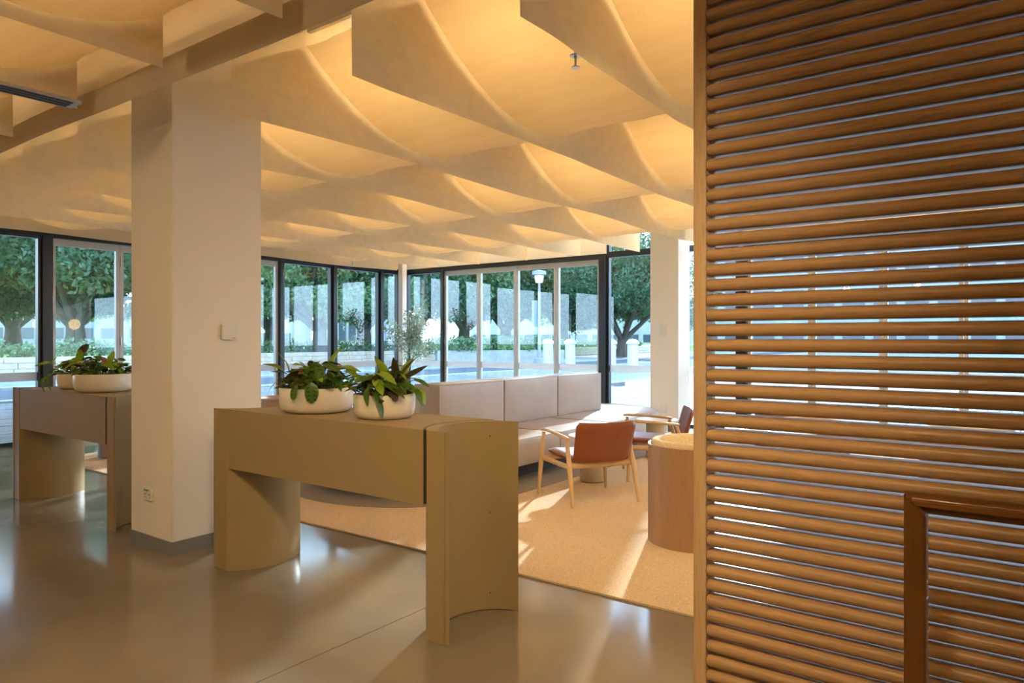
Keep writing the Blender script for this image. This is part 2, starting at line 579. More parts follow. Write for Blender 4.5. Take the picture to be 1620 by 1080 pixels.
WINN = [0]
def fixed(loc, rz, w, label, z1=2.9, film=True):
    WINN[0] += 1
    d = struct('window_%d' % WINN[0], loc, rz, label)
    frame_rect('window_frame', w, 0.0, z1, 0.045, 0.09, 'black_frame', d, tt=0.05)
    box('glass_pane', (0.04, -0.004, 0.045), (w - 0.04, 0.004, z1 - 0.045), 'pane_glass', d)
    if film:
        box('film_strip', (0.045, -0.006, 0.87), (w - 0.045, -0.0045, 0.99), 'film_white', d)
    return d

R90 = math.radians(90)
LW = 0.93
# left (garden) side, local x runs along +Y
for a, b in ((1.4, 4.06),):
    fixed((XL, a, 0), R90, b - a, 'tall fixed pane in black frame on the garden side')
for k in range(4):
    leaf((XL, 4.19 + LW * k, 0), R90, LW - 0.006, 'aluminium framed glass folding door facing the lawn')
for a, b in ((7.99, 9.14), (9.22, 10.39), (10.47, 10.95)):
    fixed((XL, a, 0), R90, b - a, 'tall fixed pane in black frame beside the corner on the garden side')
TRIM = [0]
def trim(lo, hi, m='black_frame', label='black metal glazing post'):
    TRIM[0] += 1
    return tag(box('trim_%d' % TRIM[0], lo, hi, m, None, 0.004, 1), label, kind='structure')
for a, b in ((4.06, 4.19), (7.915, 7.99), (9.14, 9.22), (10.39, 10.47), (10.95, 11.2)):
    trim((XL - 0.08, a, 0), (XL + 0.09, b, 2.9))
trim((XL - 0.06, YB, 2.875), (XL + 0.07, YF, 2.96), label='black metal head rail over the garden-side doors')
# far side, local x runs along +X
fixed((-11.1, YF, 0), 0, 1.05, 'tall fixed pane in black frame beside the corner on the far side')
for k in range(4):
    leaf((-9.99 + LW * k, YF, 0), 0, LW - 0.006, 'aluminium framed glass folding door behind the leather sofa')
fixed((-6.13, YF, 0), 0, 1.22, 'clear fixed pane with white film strip beside the far pillar', 2.94)
fixed((-4.88, YF, 0), 0, 1.1, 'clear fixed pane behind the far pillar', 2.94)
WINN[0] += 1
hw = struct('window_%d' % WINN[0], (-6.13, YF, 0), 0, 'high-level pane above the black transom by the far pillar')
frame_rect('window_frame', 2.4, 2.94, 3.78, 0.05, 0.09, 'black_frame', hw)
box('glass_pane', (0.04, -0.004, 2.98), (2.36, 0.004, 3.74), 'pane_glass', hw)
for k in range(4):
    leaf((-3.64 + 0.955 * k, YF, 0), 0, 0.949, 'aluminium framed glass folding door behind the slat screen')
fixed((0.3, YF, 0), 0, 1.8, 'fixed pane behind the slat screen')
fixed((2.15, YF, 0), 0, 1.8, 'fixed pane behind the slat screen')
for a, b in ((-10.05, -9.995), (-6.27, -6.13), (-3.78, -3.645), (0.18, 0.3)):
    trim((a, YF - 0.09, 0), (b, YF + 0.08, 2.9))
trim((-11.1, YF - 0.07, 2.875), (-6.13, YF + 0.06, 2.96), label='black metal head rail over the far folding doors')
trim((-3.7, YF - 0.07, 2.875), (XR, YF + 0.06, 2.96), label='black metal head rail behind the slat screen')
trim((XL - 0.06, YF - 0.05, 0), (XL + 0.12, YF + 0.08, ZC), label='black corner post of the glazing')
trim((XL + 0.22, YF - 0.40, 0), (XL + 0.35, YF - 0.27, ZC), 'plaster', 'slim white corner pillar inside the glazing')

# ---- pillars
col1 = struct('column', label='square painted pillar between the two consoles')
box('pillar_shaft', (-5.20, 2.46, 0.09), (-4.64, 3.14, ZC), 'plaster', col1, 0.004, 1)
box('baseboard', (-5.207, 2.453, 0.0), (-4.633, 3.147, 0.09), 'base_grey', col1)
col2 = struct('column', label='white painted pillar beside the far glazing')
box('pillar_shaft', (-5.02, 10.55, 0.09), (-4.54, 11.0, ZC), 'plaster', col2, 0.004, 1)
box('baseboard', (-5.027, 10.543, 0.0), (-4.533, 11.0, 0.09), 'base_grey', col2)

ORD = ('first', 'second', 'third', 'fourth', 'fifth', 'sixth', 'seventh', 'eighth', 'ninth', 'tenth', 'eleventh', 'twelfth', 'thirteenth', 'fourteenth')
ROWS = ('cross-strip row', 'middle row', 'far-door row')
# ------------------------------------------------------------------ hanging fabric ceiling
rnd = random.Random(4)
ZB = 2.9
FAR_X = [-10.97 + 1.135 * k for k in range(13)]
NEAR_X = [-10.08 + 1.05 * k for k in range(14)]
def baffle_me(y0, y1, z0, z1, wav, seed):
    r = random.Random(seed)
    ph = [r.uniform(0, 6.28) for _ in range(4)]
    n = max(24, int((y1 - y0) * 14))
    def f(u, v):
        y = y0 + (y1 - y0) * u
        z = z0 + (z1 - z0) * v
        x = wav * (1 - 0.6 * v) * (math.sin(y * 2.1 + ph[0]) * 0.6 + math.sin(y * 5.3 + ph[1]) * 0.25 + math.sin(y * 11 + ph[2]) * 0.1)
        zz = z + (1 - v) * 0.012 * math.sin(y * 1.7 + ph[3])
        return (x, y, zz)
    return grid_me('ceiling_baffle', n, 5, f, 'linen')
for i, x in enumerate(FAR_X):
    w = 0.03 if abs(x + 1.9) < 0.2 else 0.018
    o = link('ceiling_baffle', baffle_me(2.6, 10.72, ZB, ZC - 0.002, w, i), None, (x, 0, 0))
    tag(o, 'long cream linen lounge baffle, %s counted from the garden-side glass' % ORD[i], 'fabric baffle', 'linen baffles over the lounge')
for i, x in enumerate(NEAR_X):
    o = link('ceiling_baffle', baffle_me(-3.6, 1.955, ZB, ZC - 0.002, 0.02, 40 + i), None, (x, 0, 0))
    tag(o, 'cream linen baffle before the cross strip, %s counted from the garden-side glass' % ORD[i], 'fabric baffle', 'linen baffles on the entry side')

def swag_me(w, yc, half, ya, yb, zlow, seed):
    r = random.Random(seed)
    p = r.uniform(0, 6)
    def f(u, v):
        x = w * (u - 0.5)
        y = ya + (yb - ya) * v
        t = (y - yc) / half
        z = zlow + 0.6 * abs(t) ** 2.0
        z += 0.006 * math.sin(x * 9 + p + y) + 0.004 * math.sin(x * 21 + y * 2)
        return (x, y, z)
    return grid_me('fabric_swag', 10, 34, f, 'linen_swag')
def rail_between(name, w, x, y, z):
    pass
SW = [swag_me(1.135 - 0.05, yc, 1.27, ya, yb, 3.0, k) for k, (yc, ya, yb) in enumerate(((4.33, 3.16, 5.58), (6.86, 5.61, 8.11), (9.39, 8.14, 10.53)))]
SWN = [swag_me(1.05 - 0.035, 1.25, 1.25, 0.02, 1.94, 2.99, 9), swag_me(1.05 - 0.035, -1.25, 1.25, -2.48, -0.02, 2.99, 12)]

batten_house = box_me('housing', (-0.49, -0.03, -0.05), (0.49, 0.03, 0.0), 'white_plastic', 0.004, 1)
batten_diff = box_me('diffuser', (-0.48, -0.024, -0.062), (0.48, 0.024, -0.05), 'lamp_warm')
rail_far = box_me('rail', (-0.53, -0.018, -0.02), (0.53, 0.018, 0.02), 'white_plastic', 0.004, 1)
hanger = box_me('hanger', (-0.006, -0.006, 0.02), (0.006, 0.006, ZC - 3.62), 'white_plastic')
def batten(x, y, label, group):
    t = thing('led_batten', label, 'lamp', (x, y, ZC), 0, group)
    link('housing', batten_house, t)
    link('diffuser', batten_diff, t)
def hang_rail(x, y, label, group):
    t = thing('hanging_rail', label, 'rail', (x, y, 3.62), 0, group)
    link('rail', rail_far, t)
    for sx in (-0.4, 0.4):
        link('hanger', hanger, t, (sx, 0, 0))

for i in range(len(FAR_X) - 1):
    xm = (FAR_X[i] + FAR_X[i + 1]) / 2
    for k in range(3):
        o = link('fabric_swag', SW[k], None, (xm, 0, 0))
        tag(o, 'sagging linen swag of the %s, %s bay from the garden-side glass' % (ROWS[k], ORD[i]), 'fabric swag', 'linen swags over the lounge')
        batten(xm, (3.62, 6.3, 8.85)[k], 'warm LED batten above the %s of swags, %s bay from the garden-side glass' % (ROWS[k], ORD[i]), 'LED battens over the lounge')
    batten(xm, 10.82, 'added warm LED batten brightening the far bulkhead, %s bay from the garden-side glass' % ORD[i], 'LED battens over the lounge')  # extra row added to brighten the bulkhead over the far doors
    for j, y in enumerate((3.17, 5.595, 8.125, 10.52)):
        hang_rail(xm, y, 'thin white %s swag rail from the cross strip, %s bay from the garden-side glass' % (ORD[j], ORD[i]), 'rails of the lounge swags')
for i in range(len(NEAR_X) - 1):
    xm = (NEAR_X[i] + NEAR_X[i + 1]) / 2
    for k in range(2):
        o = link('fabric_swag', SWN[k], None, (xm, 0, 0))
        tag(o, 'sagging linen swag %s the cross strip, %s bay from the garden-side glass' % (('ending at', 'one span behind')[k], ORD[i]), 'fabric swag', 'linen swags on the entry side')
        batten(xm, (0.75, -1.3)[k], 'warm LED batten above swag %s the strip, %s bay from the garden-side glass' % (('ending at', 'one span behind')[k], ORD[i]), 'LED battens over the entry side')

# unseen fill spots added out of frame to brighten the room
def fill_spot(x, y, watts, label, aim_at, z=2.95, cone=125):
    t = thing('fill_spot', label, 'lamp', (x, y, z))
    link('can', lathe_me('can', [(0.0, 0.12), (0.05, 0.12), (0.05, 0.0), (0.044, 0.0), (0.040, 0.03), (0.0, 0.03)], 'black_frame', 20), t)
    link('stem', lathe_me('stem', [(0.008, 0.12), (0.008, ZC - z)], 'black_frame', 8), t)
    ld = bpy.data.lights.new('fill_spot_beam', 'SPOT')
    ld.energy = watts
    ld.color = (1.0, 0.74, 0.42)
    ld.spot_size = math.radians(cone)
    ld.spot_blend = 1.0
    ld.shadow_soft_size = 0.08
    lo = bpy.data.objects.new('fill_spot_beam', ld)
    COL.objects.link(lo)
    lo.parent = t
    lo.location = (0, 0, -0.01)
    lo.rotation_euler = (Vector(aim_at) - Vector((x, y, z))).to_track_quat('-Z', 'Y').to_euler()
for x, y, z, w, tg, nm in (
        (-0.45, 0.55, 2.95, 3.6, (-2.4, 2.9, 0.3), 'beside the slat screen'), (0.35, -0.9, 2.95, 0.35, (0.1, 2.3, 1.0), 'before the handrail'),
        (-2.6, 0.3, 2.95, 0.8, (-3.2, 2.4, 0.8), 'before the near console'), (-4.55, -0.6, 2.95, 1.1, (-5.0, 2.4, 1.5), 'before the square pillar'),
        (-1.35, 2.8, 3.4, 1.5, (-2.4, 5.4, 0.0), 'past the cross strip, beside the slat screen'), (-2.45, 2.8, 3.4, 1.2, (-3.6, 5.2, 0.0), 'past the cross strip, above the near console end'),
        (0.35, 4.6, 2.95, 1.3, (-2.2, 5.0, 0.2), 'behind the slat screen, by the first cafe table'), (0.35, 6.6, 2.95, 1.3, (-2.6, 6.8, 0.3), 'behind the slat screen, between the cafe tables'),
        (0.35, 8.35, 2.95, 1.8, (-4.2, 9.6, 1.0), 'behind the slat screen, by the globe lamps')):
    fill_spot(x, y, w * FILL_SPOT_POWER, 'added black fill spot hanging ' + nm, tg, z, 58 if z > 3 else (84 if w == 3.6 else 125))

# cross strip between the two fabric fields
cs = thing('cross_strip', 'straight linen strip with a deep hem crossing above the pillar', 'fabric strip', (0, 2.07, 0))
def strip(z0, z1, off, m, nm):
    def f(u, v):
        x = XL + 0.2 + (XR - XL - 0.4) * u
        y = off + 0.008 * math.sin(x * 1.3) + 0.004 * math.sin(x * 3.7)
        return (x, y, z0 + (z1 - z0) * v + 0.006 * math.sin(x * 0.9) * (1 - v))
    return link(nm, grid_me(nm, 120, 3, f, m), cs)
strip(3.04, ZC - 0.002, 0, 'linen', 'drop')
strip(2.89, 3.045, -0.006, 'linen_double', 'hem')
strip(2.89, 3.045, 0.006, 'linen_double', 'hem')

# slot diffuser, sprinklers
sd = thing('slot_diffuser', 'grey metal air slot with dark louvres near the fabric', 'air vent', (-4.70, 0, -0.05))
box('body', (-0.075, 0.2, 2.915), (0.075, 1.9, 2.935), 'alu_frame', sd, 0.003, 1)
for x in (-0.045, 0.0, 0.045):
    box('slot', (x - 0.013, 0.22, 2.912), (x + 0.013, 1.86, 2.9155), 'dark_slot', sd)
for y in (0.4, 1.3):
    box('bracket', (-0.01, y, 2.935), (0.01, y + 0.02, ZC + 0.05), 'alu_frame', sd)
def sprinkler(x, y, z, label):
    t = thing('sprinkler', label, 'sprinkler', (x, y, z))
    link('pipe', lathe_me('pipe', [(0.008, 0.05), (0.008, ZC - z)], 'white_plastic', 10), t)
    link('rosette', lathe_me('rosette', [(0.0, 0.06), (0.03, 0.06), (0.03, 0.066), (0.0, 0.066)], 'steel', 18), t)
    link('deflector', lathe_me('deflector', [(0.0, 0.0), (0.022, 0.0), (0.022, 0.004), (0.006, 0.008), (0.006, 0.05), (0.0, 0.05)], 'steel', 14), t)
sprinkler(-1.95, 3.2, 2.875, 'small steel sprinkler head peeking below the wrinkled baffle')
sprinkler(-10.4, 9.0, 2.84, 'small steel sprinkler head by the garden-side glazing')

# ------------------------------------------------------------------ slat screen and handrail
SX0, SX1, SY, PITCH = -1.06, 1.55, 2.735, 0.0600
sc = thing('slat_screen', 'tall oak screen of horizontal bullnose slats', 'screen', (0, SY, 0))
def slat_me(L, hh=0.0243, depth=0.098):
    prof = []
    for k in range(9):
        t = -math.pi / 2 - math.pi * k / 8
        prof.append((hh * math.cos(t) + hh, hh * math.sin(t)))
    for k in range(5):
        t = math.pi / 2 - math.pi * k / 4
        prof.append((depth - hh * 0.5 + hh * 0.5 * math.cos(t), hh * math.sin(t)))
    secs = [(0.0, 0.86), (0.003, 0.95), (0.009, 1.0), (L - 0.009, 1.0), (L - 0.003, 0.95), (L, 0.86)]
    vs, fs = [], []
    n = len(prof)
    for x, s in secs:
        for y, z in prof:
            yc = depth / 2
            vs.append((x, yc + (y - yc) * (1 - (1 - s) * 0.4), z * s))
    for i in range(len(secs) - 1):
        for k in range(n):
            k2 = (k + 1) % n
            fs.append((i * n + k, i * n + k2, (i + 1) * n + k2, (i + 1) * n + k))
    fs.append(tuple(range(n))[::-1])
    fs.append(tuple((len(secs) - 1) * n + k for k in range(n)))
    return mesh('slat', vs, fs, 'oak_slat', True, 60)
sm = slat_me(SX1 - SX0)
for k in range(61):
    link('slat', sm, sc, (SX0, 0, 0.045 + PITCH * k))
for x0 in (SX0 - 0.054, SX1):
    box('end_post', (x0, 0.0, 0.0), (x0 + 0.054, 0.104, ZC - 0.01), 'oak_post', sc, 0.004, 2)

hr = thing('handrail', 'dark varnished timber handrail with mitred corner before the slat screen', 'handrail', (-0.315, 2.36, 0))
def mitre_post():
    w, d, H = 0.058, 0.06, 1.0
    bm = bmesh.new()
    for y in (0, d):
        pass
    vs = [(0, 0, 0), (w, 0, 0), (w, 0, H - w), (0, 0, H), (0, d, 0), (w, d, 0), (w, d, H - w), (0, d, H)]
    V = [bm.verts.new(v) for v in vs]
    for f in ((0, 1, 2, 3), (5, 4, 7, 6), (1, 5, 6, 2), (4, 0, 3, 7), (3, 2, 6, 7), (4, 5, 1, 0)):
        bm.faces.new([V[i] for i in f])
    bmesh.ops.bevel(bm, geom=bm.edges[:], offset=0.007, segments=3, affect='EDGES')
    return bm_mesh('post', bm, 'rail_wood_v', True, 50)
link('post', mitre_post(), hr)
def mitre_rail():
    w, d, H, L = 0.058, 0.06, 1.0, 1.9
    bm = bmesh.new()
    vs = [(0, 0, H), (w, 0, H - w), (L, 0, H - w), (L, 0, H), (0, d, H), (w, d, H - w), (L, d, H - w), (L, d, H)]
    V = [bm.verts.new(v) for v in vs]
    for f in ((0, 1, 2, 3), (5, 4, 7, 6), (1, 5, 6, 2), (4, 0, 3, 7), (3, 2, 6, 7), (4, 5, 1, 0)):
        bm.faces.new([V[i] for i in f])
    es = [e for e in bm.edges if abs(e.verts[0].co.x - e.verts[1].co.x) > 1.0]
    bmesh.ops.bevel(bm, geom=es, offset=0.022, segments=5, affect='EDGES')
    return bm_mesh('top_rail', bm, 'rail_wood_h', True, 50)
link('top_rail', mitre_rail(), hr)
box('post', (1.842, 0.0, 0.0), (1.9, 0.06, 0.942), 'rail_wood_v', hr, 0.007, 2)

# ------------------------------------------------------------------ consoles
CL, CD, CH = 2.0, 0.55, 1.01
def arc(cx, cy, R, a0, a1, n):
    return [(cx + R * math.cos(a0 + (a1 - a0) * k / n), cy + R * math.sin(a0 + (a1 - a0) * k / n)) for k in range(n + 1)]
def make_console(loc, label):
    t = thing('console', label, 'console table', loc, 0, None)
    cx = -0.062                      # arc centre just outside the end plane
    yc = CD / 2
    Ro, Ri = 0.282, 0.345
    ao = math.asin((CD / 2 - 0.004) / Ro)
    ai = math.asin((CD / 2) / Ri)
    for side in (0, 1):
        mir = (lambda p: p) if side == 0 else (lambda p: (CL - p[0], p[1]))
        inner = arc(cx, yc, Ri, -ai, ai, 28)
        outer = arc(cx, yc, Ro + 0.012, -ao, ao, 28)
        outer = [(max(x, 0.028), min(max(y, 0.0), CD)) for x, y in outer]
        x_in = inner[0][0]
        pl = [(0.028, 0.0), (x_in, 0.0)] + inner[1:-1] + [(x_in, CD), (0.028, CD)] + outer[::-1]
        # remove near-duplicates
        cl = []
        for p in pl:
            if not cl or (Vector(p) - Vector(cl[-1])).length > 0.002:
                cl.append(p)
        if (Vector(cl[0]) - Vector(cl[-1])).length < 0.002:
            cl.pop()
        ped = link('pedestal', prism_me('pedestal', [mir(p) for p in cl], 0.0, CH - 0.002, 'console_paint', 25), t)
        # bent cladding sheet lining the hollow of the pedestal
        s_out = arc(cx, yc, Ro, -ao, ao, 32)
        s_in = arc(cx, yc, Ro + 0.012, -ao * 0.97, ao * 0.97, 32)
        lipf = [(0.0, 0.0), (0.026, 0.0), (0.026, 0.006)]
        lipb = [(0.026, CD - 0.006), (0.026, CD), (0.0, CD)]
        s_in = [p for p in s_in if p[0] > 0.03]
        s_out = [p for p in s_out if p[0] > 0.002]
        sh = lipf + s_in + lipb + s_out[::-1]
        shp = link('curved_sheet', prism_me('curved_sheet', [mir(p) for p in sh], 0.004, CH, 'console_paint', 25), ped)
        if side == 1:
            for z in (0.09, 0.52, 0.93):
                px, py = mir((cx + Ro * math.cos(0.8), yc + Ro * math.sin(0.8)))
                link('screw', lathe_me('screw', [(0.0, -0.002), (0.005, -0.002), (0.005, 0.002), (0.0, 0.003)], 'gap_dark', 8), ped,
                     (px, py, z), (0, R90, 0.6))
    xi = cx + Ri * math.cos(ai)
    g = 0.014
    left = arc(cx, yc, Ri + g, -math.asin((CD / 2) / (Ri + g)), math.asin((CD / 2) / (Ri + g)), 28)
    left = [(x, min(max(y, 0), CD)) for x, y in left]
    right = [(CL - x, y) for x, y in left]
    link('case', prism_me('case', right + left[::-1], CH - 0.367, CH, 'console_paint', 25), t)
    l2 = [(x - g * 0.9, y) for x, y in left]
    l2 = [(x, min(max(y, 0.012), CD - 0.012)) for x, y in l2]
    r2 = [(CL - x, y) for x, y in l2]
    link('spine', prism_me('spine', r2 + l2[::-1], CH - 0.36, CH - 0.01, 'gap_dark', 25), t)
    return t
make_console((-4.22, 2.51, 0), 'taupe console with scooped curved ends right of the square pillar')
make_console((-7.54, 2.51, 0), 'taupe console with scooped curved ends beyond the square pillar')

# ------------------------------------------------------------------ planters
def leaf_me(name, L, W, m, shape='heart', droop=0.25, fold=0.10, nl=9):
    vs, fs = [], []
    for i in range(nl + 1):
        u = i / nl
        if shape == 'heart':
            w = W * 1.62 * (u + 0.10) ** 0.55 * (1 - u) ** 0.95 if u < 1 else 0.0
            if i == 0: w = W * 0.5
        elif shape == 'round':
            w = W * math.sqrt(max(0.0, 1 - (2 * u - 1) ** 2))
            if i == 0: w = W * 0.12
        else:
            w = W * math.sin(math.pi * (0.06 + 0.94 * u)) ** 0.8
        y = L * u
        z = -droop * L * u * u
        yb = -0.12 * L if (shape == 'heart' and i == 0) else 0.0
        for k, s in enumerate((-1, -0.5, 0, 0.5, 1)):
            vs.append((s * w / 2, y + (yb if abs(s) == 0.5 else 0), z + fold * abs(s) * w * 0.5 + 0.03 * W * math.sin(6 * u) * abs(s)))
    for i in range(nl):
        for k in range(4):
            fs.append((i * 5 + k, i * 5 + k + 1, (i + 1) * 5 + k + 1, (i + 1) * 5 + k))
    return mesh(name, vs, fs, m, True)
LEAF = {
    'lime': leaf_me('leaf', 0.125, 0.085, 'leaf_lime', 'heart', 0.28),
    'lime_s': leaf_me('leaf', 0.085, 0.058, 'leaf_lime', 'heart', 0.3),
    'green': leaf_me('leaf', 0.115, 0.078, 'leaf_green', 'heart', 0.3),
    'green_s': leaf_me('leaf', 0.06, 0.034, 'leaf_green', 'lance', 0.2),
    'dark': leaf_me('leaf', 0.15, 0.045, 'leaf_dark', 'lance', 0.12),
    'dark_r': leaf_me('leaf', 0.10, 0.065, 'leaf_dark', 'round', 0.25),
    'prayer': leaf_me('leaf', 0.105, 0.070, 'leaf_prayer', 'round', 0.22, 0.1),
    'pink': leaf_me('leaf', 0.085, 0.035, 'leaf_pink', 'lance', 0.2),
}
def aim(direction, roll=0.0):
    d = Vector(direction).normalized()
    up = Vector((0, 0, 1))
    x = d.cross(up)
    if x.length < 0.05:
        x = Vector((1, 0, 0))
    x.normalize()
    z = x.cross(d)
    M = Matrix((x, d, z)).transposed()
    return (M @ Matrix.Rotation(roll, 3, 'Y')).to_euler()

def planter(loc, r, h, label, special, mix, seed, n_big, n_small, reach=1.15, height=0.17, group=None):
    rr = random.Random(seed)
    t = thing('planter', label, 'planter', loc, 0, group)
    prof = [(0.0, 0.0), (r * 0.72, 0.0), (r * 0.86, 0.006), (r * 0.955, 0.026), (r * 0.99, 0.055), (r, 0.085), (r, h - 0.004), (r - 0.003, h), (r - 0.009, h), (r - 0.012, h - 0.004), (r - 0.014, h - 0.03), (0.0, h - 0.03)]
    link('bowl', lathe_me('bowl', prof, 'pot_cream', 64), t)
    link('soil', lathe_me('soil', [(0.0, h - 0.03), (r - 0.016, h - 0.03), (r - 0.05, h - 0.018), (0.0, h - 0.010)], 'soil', 32, 60), t)
    stems = []
    def add(kind, base, tip, d, roll=0.0, s=1.0):
        b, p = Vector(base), Vector(tip)
        mid = (b + p) / 2 + Vector((0, 0, 0.25 * (p - b).length)) * 0.5
        stems.append(([b, (b * 0.4 + mid * 0.6), mid * 0.55 + p * 0.45 + Vector((0, 0, 0.01)), p], [0.0028, 0.0026, 0.0022, 0.0018]))
        s *= 1.08
        link('leaf', LEAF[kind], t, p, aim(d, roll), (s, s, s))
    for sp in special:
        add(*sp)
    kinds = [k for k, w in mix for _ in range(w)]
    for i in range(n_big):
        a = rr.uniform(0, 2 * math.pi)
        q = math.sqrt(rr.random())
        base = (r * 0.55 * q * math.cos(a), r * 0.55 * q * math.sin(a), h - 0.02)
        rad = r * rr.uniform(0.15, reach * 0.85) * (0.4 + 0.6 * q)
        tz = h + height * (1.0 - 0.5 * q) * rr.uniform(0.45, 1.0)
        a2 = a + rr.uniform(-0.4, 0.4)
        tip = (rad * math.cos(a2), rad * math.sin(a2), tz)
        el = rr.uniform(-0.5, 0.55)
        d = (math.cos(a2), math.sin(a2), el)
        add(rr.choice(kinds), base, tip, d, rr.uniform(-0.5, 0.5), rr.uniform(0.6, 0.92))
    for i in range(n_small):
        a = rr.uniform(0, 2 * math.pi)
        q = math.sqrt(rr.random()) * 0.92
        p = (r * q * math.cos(a), r * q * math.sin(a), h + rr.uniform(-0.005, 0.15 * (1.15 - q)))
        link('leaf', LEAF[rr.choice(('green_s', 'green_s', 'green_s', 'green', 'lime_s', 'dark_r'))], t, p,
             aim((math.cos(a) + rr.uniform(-.6, .6), math.sin(a) + rr.uniform(-.6, .6), rr.uniform(-.3, .9)), rr.uniform(-.8, .8)),
             [rr.uniform(0.5, 0.8)] * 3)
    st = link('stem', tubes_me('stem', stems, 'stem_green', 5), t)
    st['kind'] = 'stuff'
    return t
# directions: camera right = (0.8,0.59), towards camera = (0.59,-0.8)
cr = Vector((0.804, 0.594, 0)); ct = Vector((0.594, -0.804, 0)); up = Vector((0, 0, 1))
def P(a, b, z): return tuple(cr * a + ct * b + up * z)
PT = CH + 0.0005
planter((-3.52, 2.765, PT), 0.22, 0.15, 'wide cream bowl of mixed houseplants with spotted prayer-plant leaves over its rim', [
    ('lime', P(0.10, 0.0, 0.13), P(0.095, 0.03, 0.275), P(0.25, 0.2, 1), 0.3, 1.0),
    ('lime', P(-0.12, 0.0, 0.13), P(-0.165, 0.02, 0.25), P(-0.2, 0.2, 1), -0.3, 0.95),
    ('lime', P(-0.14, 0.0, 0.13), P(-0.215, 0.02, 0.26), P(-0.6, 0.3, 0.4), 0.4, 0.8),
    ('lime', P(-0.16, 0.0, 0.13), P(-0.235, 0.03, 0.18), P(-0.5, 0.3, -0.5), 0.2, 0.75),
    ('dark', P(-0.06, 0.0, 0.13), P(-0.19, 0.05, 0.19), P(1, 0.2, 0.55), 0.9, 1.2),
    ('pink', P(0.0, 0.0, 0.13), P(-0.09, 0.08, 0.235), P(1, 0.3, 0.3), 0.8, 1.1),
    ('prayer', P(0.02, 0.1, 0.13), P(0.03, 0.232, 0.19), P(0.15, 0.25, -1), 0.1, 1.05),
    ('prayer', P(0.0, 0.1, 0.13), P(-0.05, 0.232, 0.175), P(-0.3, 0.3, -0.8), -0.2, 0.8),
    ('prayer', P(0.02, 0.05, 0.13), P(0.005, 0.09, 0.30), P(0.5, 0.6, -0.8), 0.2, 1.15),
    ('prayer', P(0.06, 0.05, 0.13), P(0.07, 0.09, 0.29), P(0.9, 0.5, -0.2), 0.3, 0.9),
    ('lime', P(0.12, 0.0, 0.13), P(0.155, 0.03, 0.27), P(0.8, 0.3, 0.05), 0.2, 1.0),
    ('lime', P(0.13, 0.0, 0.13), P(0.19, 0.05, 0.25), P(0.8, 0.4, -0.2), 0.2, 0.9),
    ('green', P(0.12, 0.05, 0.13), P(0.13, 0.10, 0.22), P(0.5, 0.5, -0.5), 0.2, 0.9),
], [('prayer', 3), ('lime_s', 4), ('green', 4), ('dark_r', 1)], 11, 62, 190, 1.15, 0.18)
planter((-2.94, 2.775, PT), 0.172, 0.135, 'smaller cream bowl of trailing lime pothos and dark upright leaves', [
    ('green', P(0.0, 0.1, 0.13), P(-0.02, 0.186, 0.15), P(0.6, 0.12, -0.9), 0.2, 1.15),
    ('lime', P(-0.05, 0.0, 0.13), P(0.01, 0.03, 0.235), P(-0.25, 0.3, 1), 0.2, 1.0),
    ('lime', P(-0.08, 0.05, 0.13), P(-0.08, 0.08, 0.235), P(-1, 0.4, -0.2), 0.2, 1.15),
    ('lime', P(-0.08, 0.05, 0.13), P(-0.06, 0.12, 0.22), P(-1, 0.5, -0.35), 0.2, 1.05),
    ('lime', P(-0.05, 0.05, 0.13), P(-0.01, 0.12, 0.255), P(0.7, 0.5, -0.15), 0.2, 1.0),
    ('lime', P(-0.03, 0.05, 0.13), P(-0.02, 0.14, 0.215), P(0.4, 0.8, -0.35), 0.2, 0.9),
    ('green', P(0.0, 0.08, 0.13), P(0.02, 0.15, 0.20), P(0.9, 0.4, -0.25), 0.2, 1.2),
    ('green', P(0.0, 0.08, 0.13), P(-0.06, 0.178, 0.165), P(-0.1, 0.3, -0.9), 0.2, 0.7),
    ('dark', P(0.08, 0.0, 0.13), P(0.075, 0.03, 0.19), P(-0.08, 0.1, 1), 0.5, 0.95),
    ('dark', P(0.08, 0.0, 0.13), P(0.09, 0.04, 0.20), P(0.9, 0.2, 0.65), 0.7, 1.15),
    ('dark', P(0.08, 0.0, 0.13), P(0.085, 0.04, 0.22), P(0.55, 0.2, 0.8), 0.7, 0.95),
    ('dark_r', P(0.06, 0.06, 0.13), P(0.05, 0.12, 0.19), P(0.3, 0.7, -0.6), 0.2, 0.8),
    ('dark_r', P(0.09, 0.08, 0.13), P(0.08, 0.165, 0.165), P(0.2, 0.4, -0.8), 0.2, 0.6),
    ('lime', P(0.08, -0.05, 0.13), P(0.10, -0.04, 0.23), P(0.3, 0.4, 1), 0.2, 1.05),
    ('green', P(0.1, -0.02, 0.13), P(0.17, 0.0, 0.21), P(1, 0.3, -0.2), 0.2, 0.9),
    ('green', P(0.1, 0.0, 0.13), P(0.18, 0.05, 0.16), P(0.6, 0.4, -0.8), 0.2, 0.8),
    ('lime_s', P(0.1, 0.0, 0.13), P(0.20, 0.02, 0.16), P(0.6, 0.3, -0.9), 0.2, 1.0),
], [('lime_s', 5), ('green', 3), ('dark_r', 1)], 23, 46, 140, 1.15, 0.17)
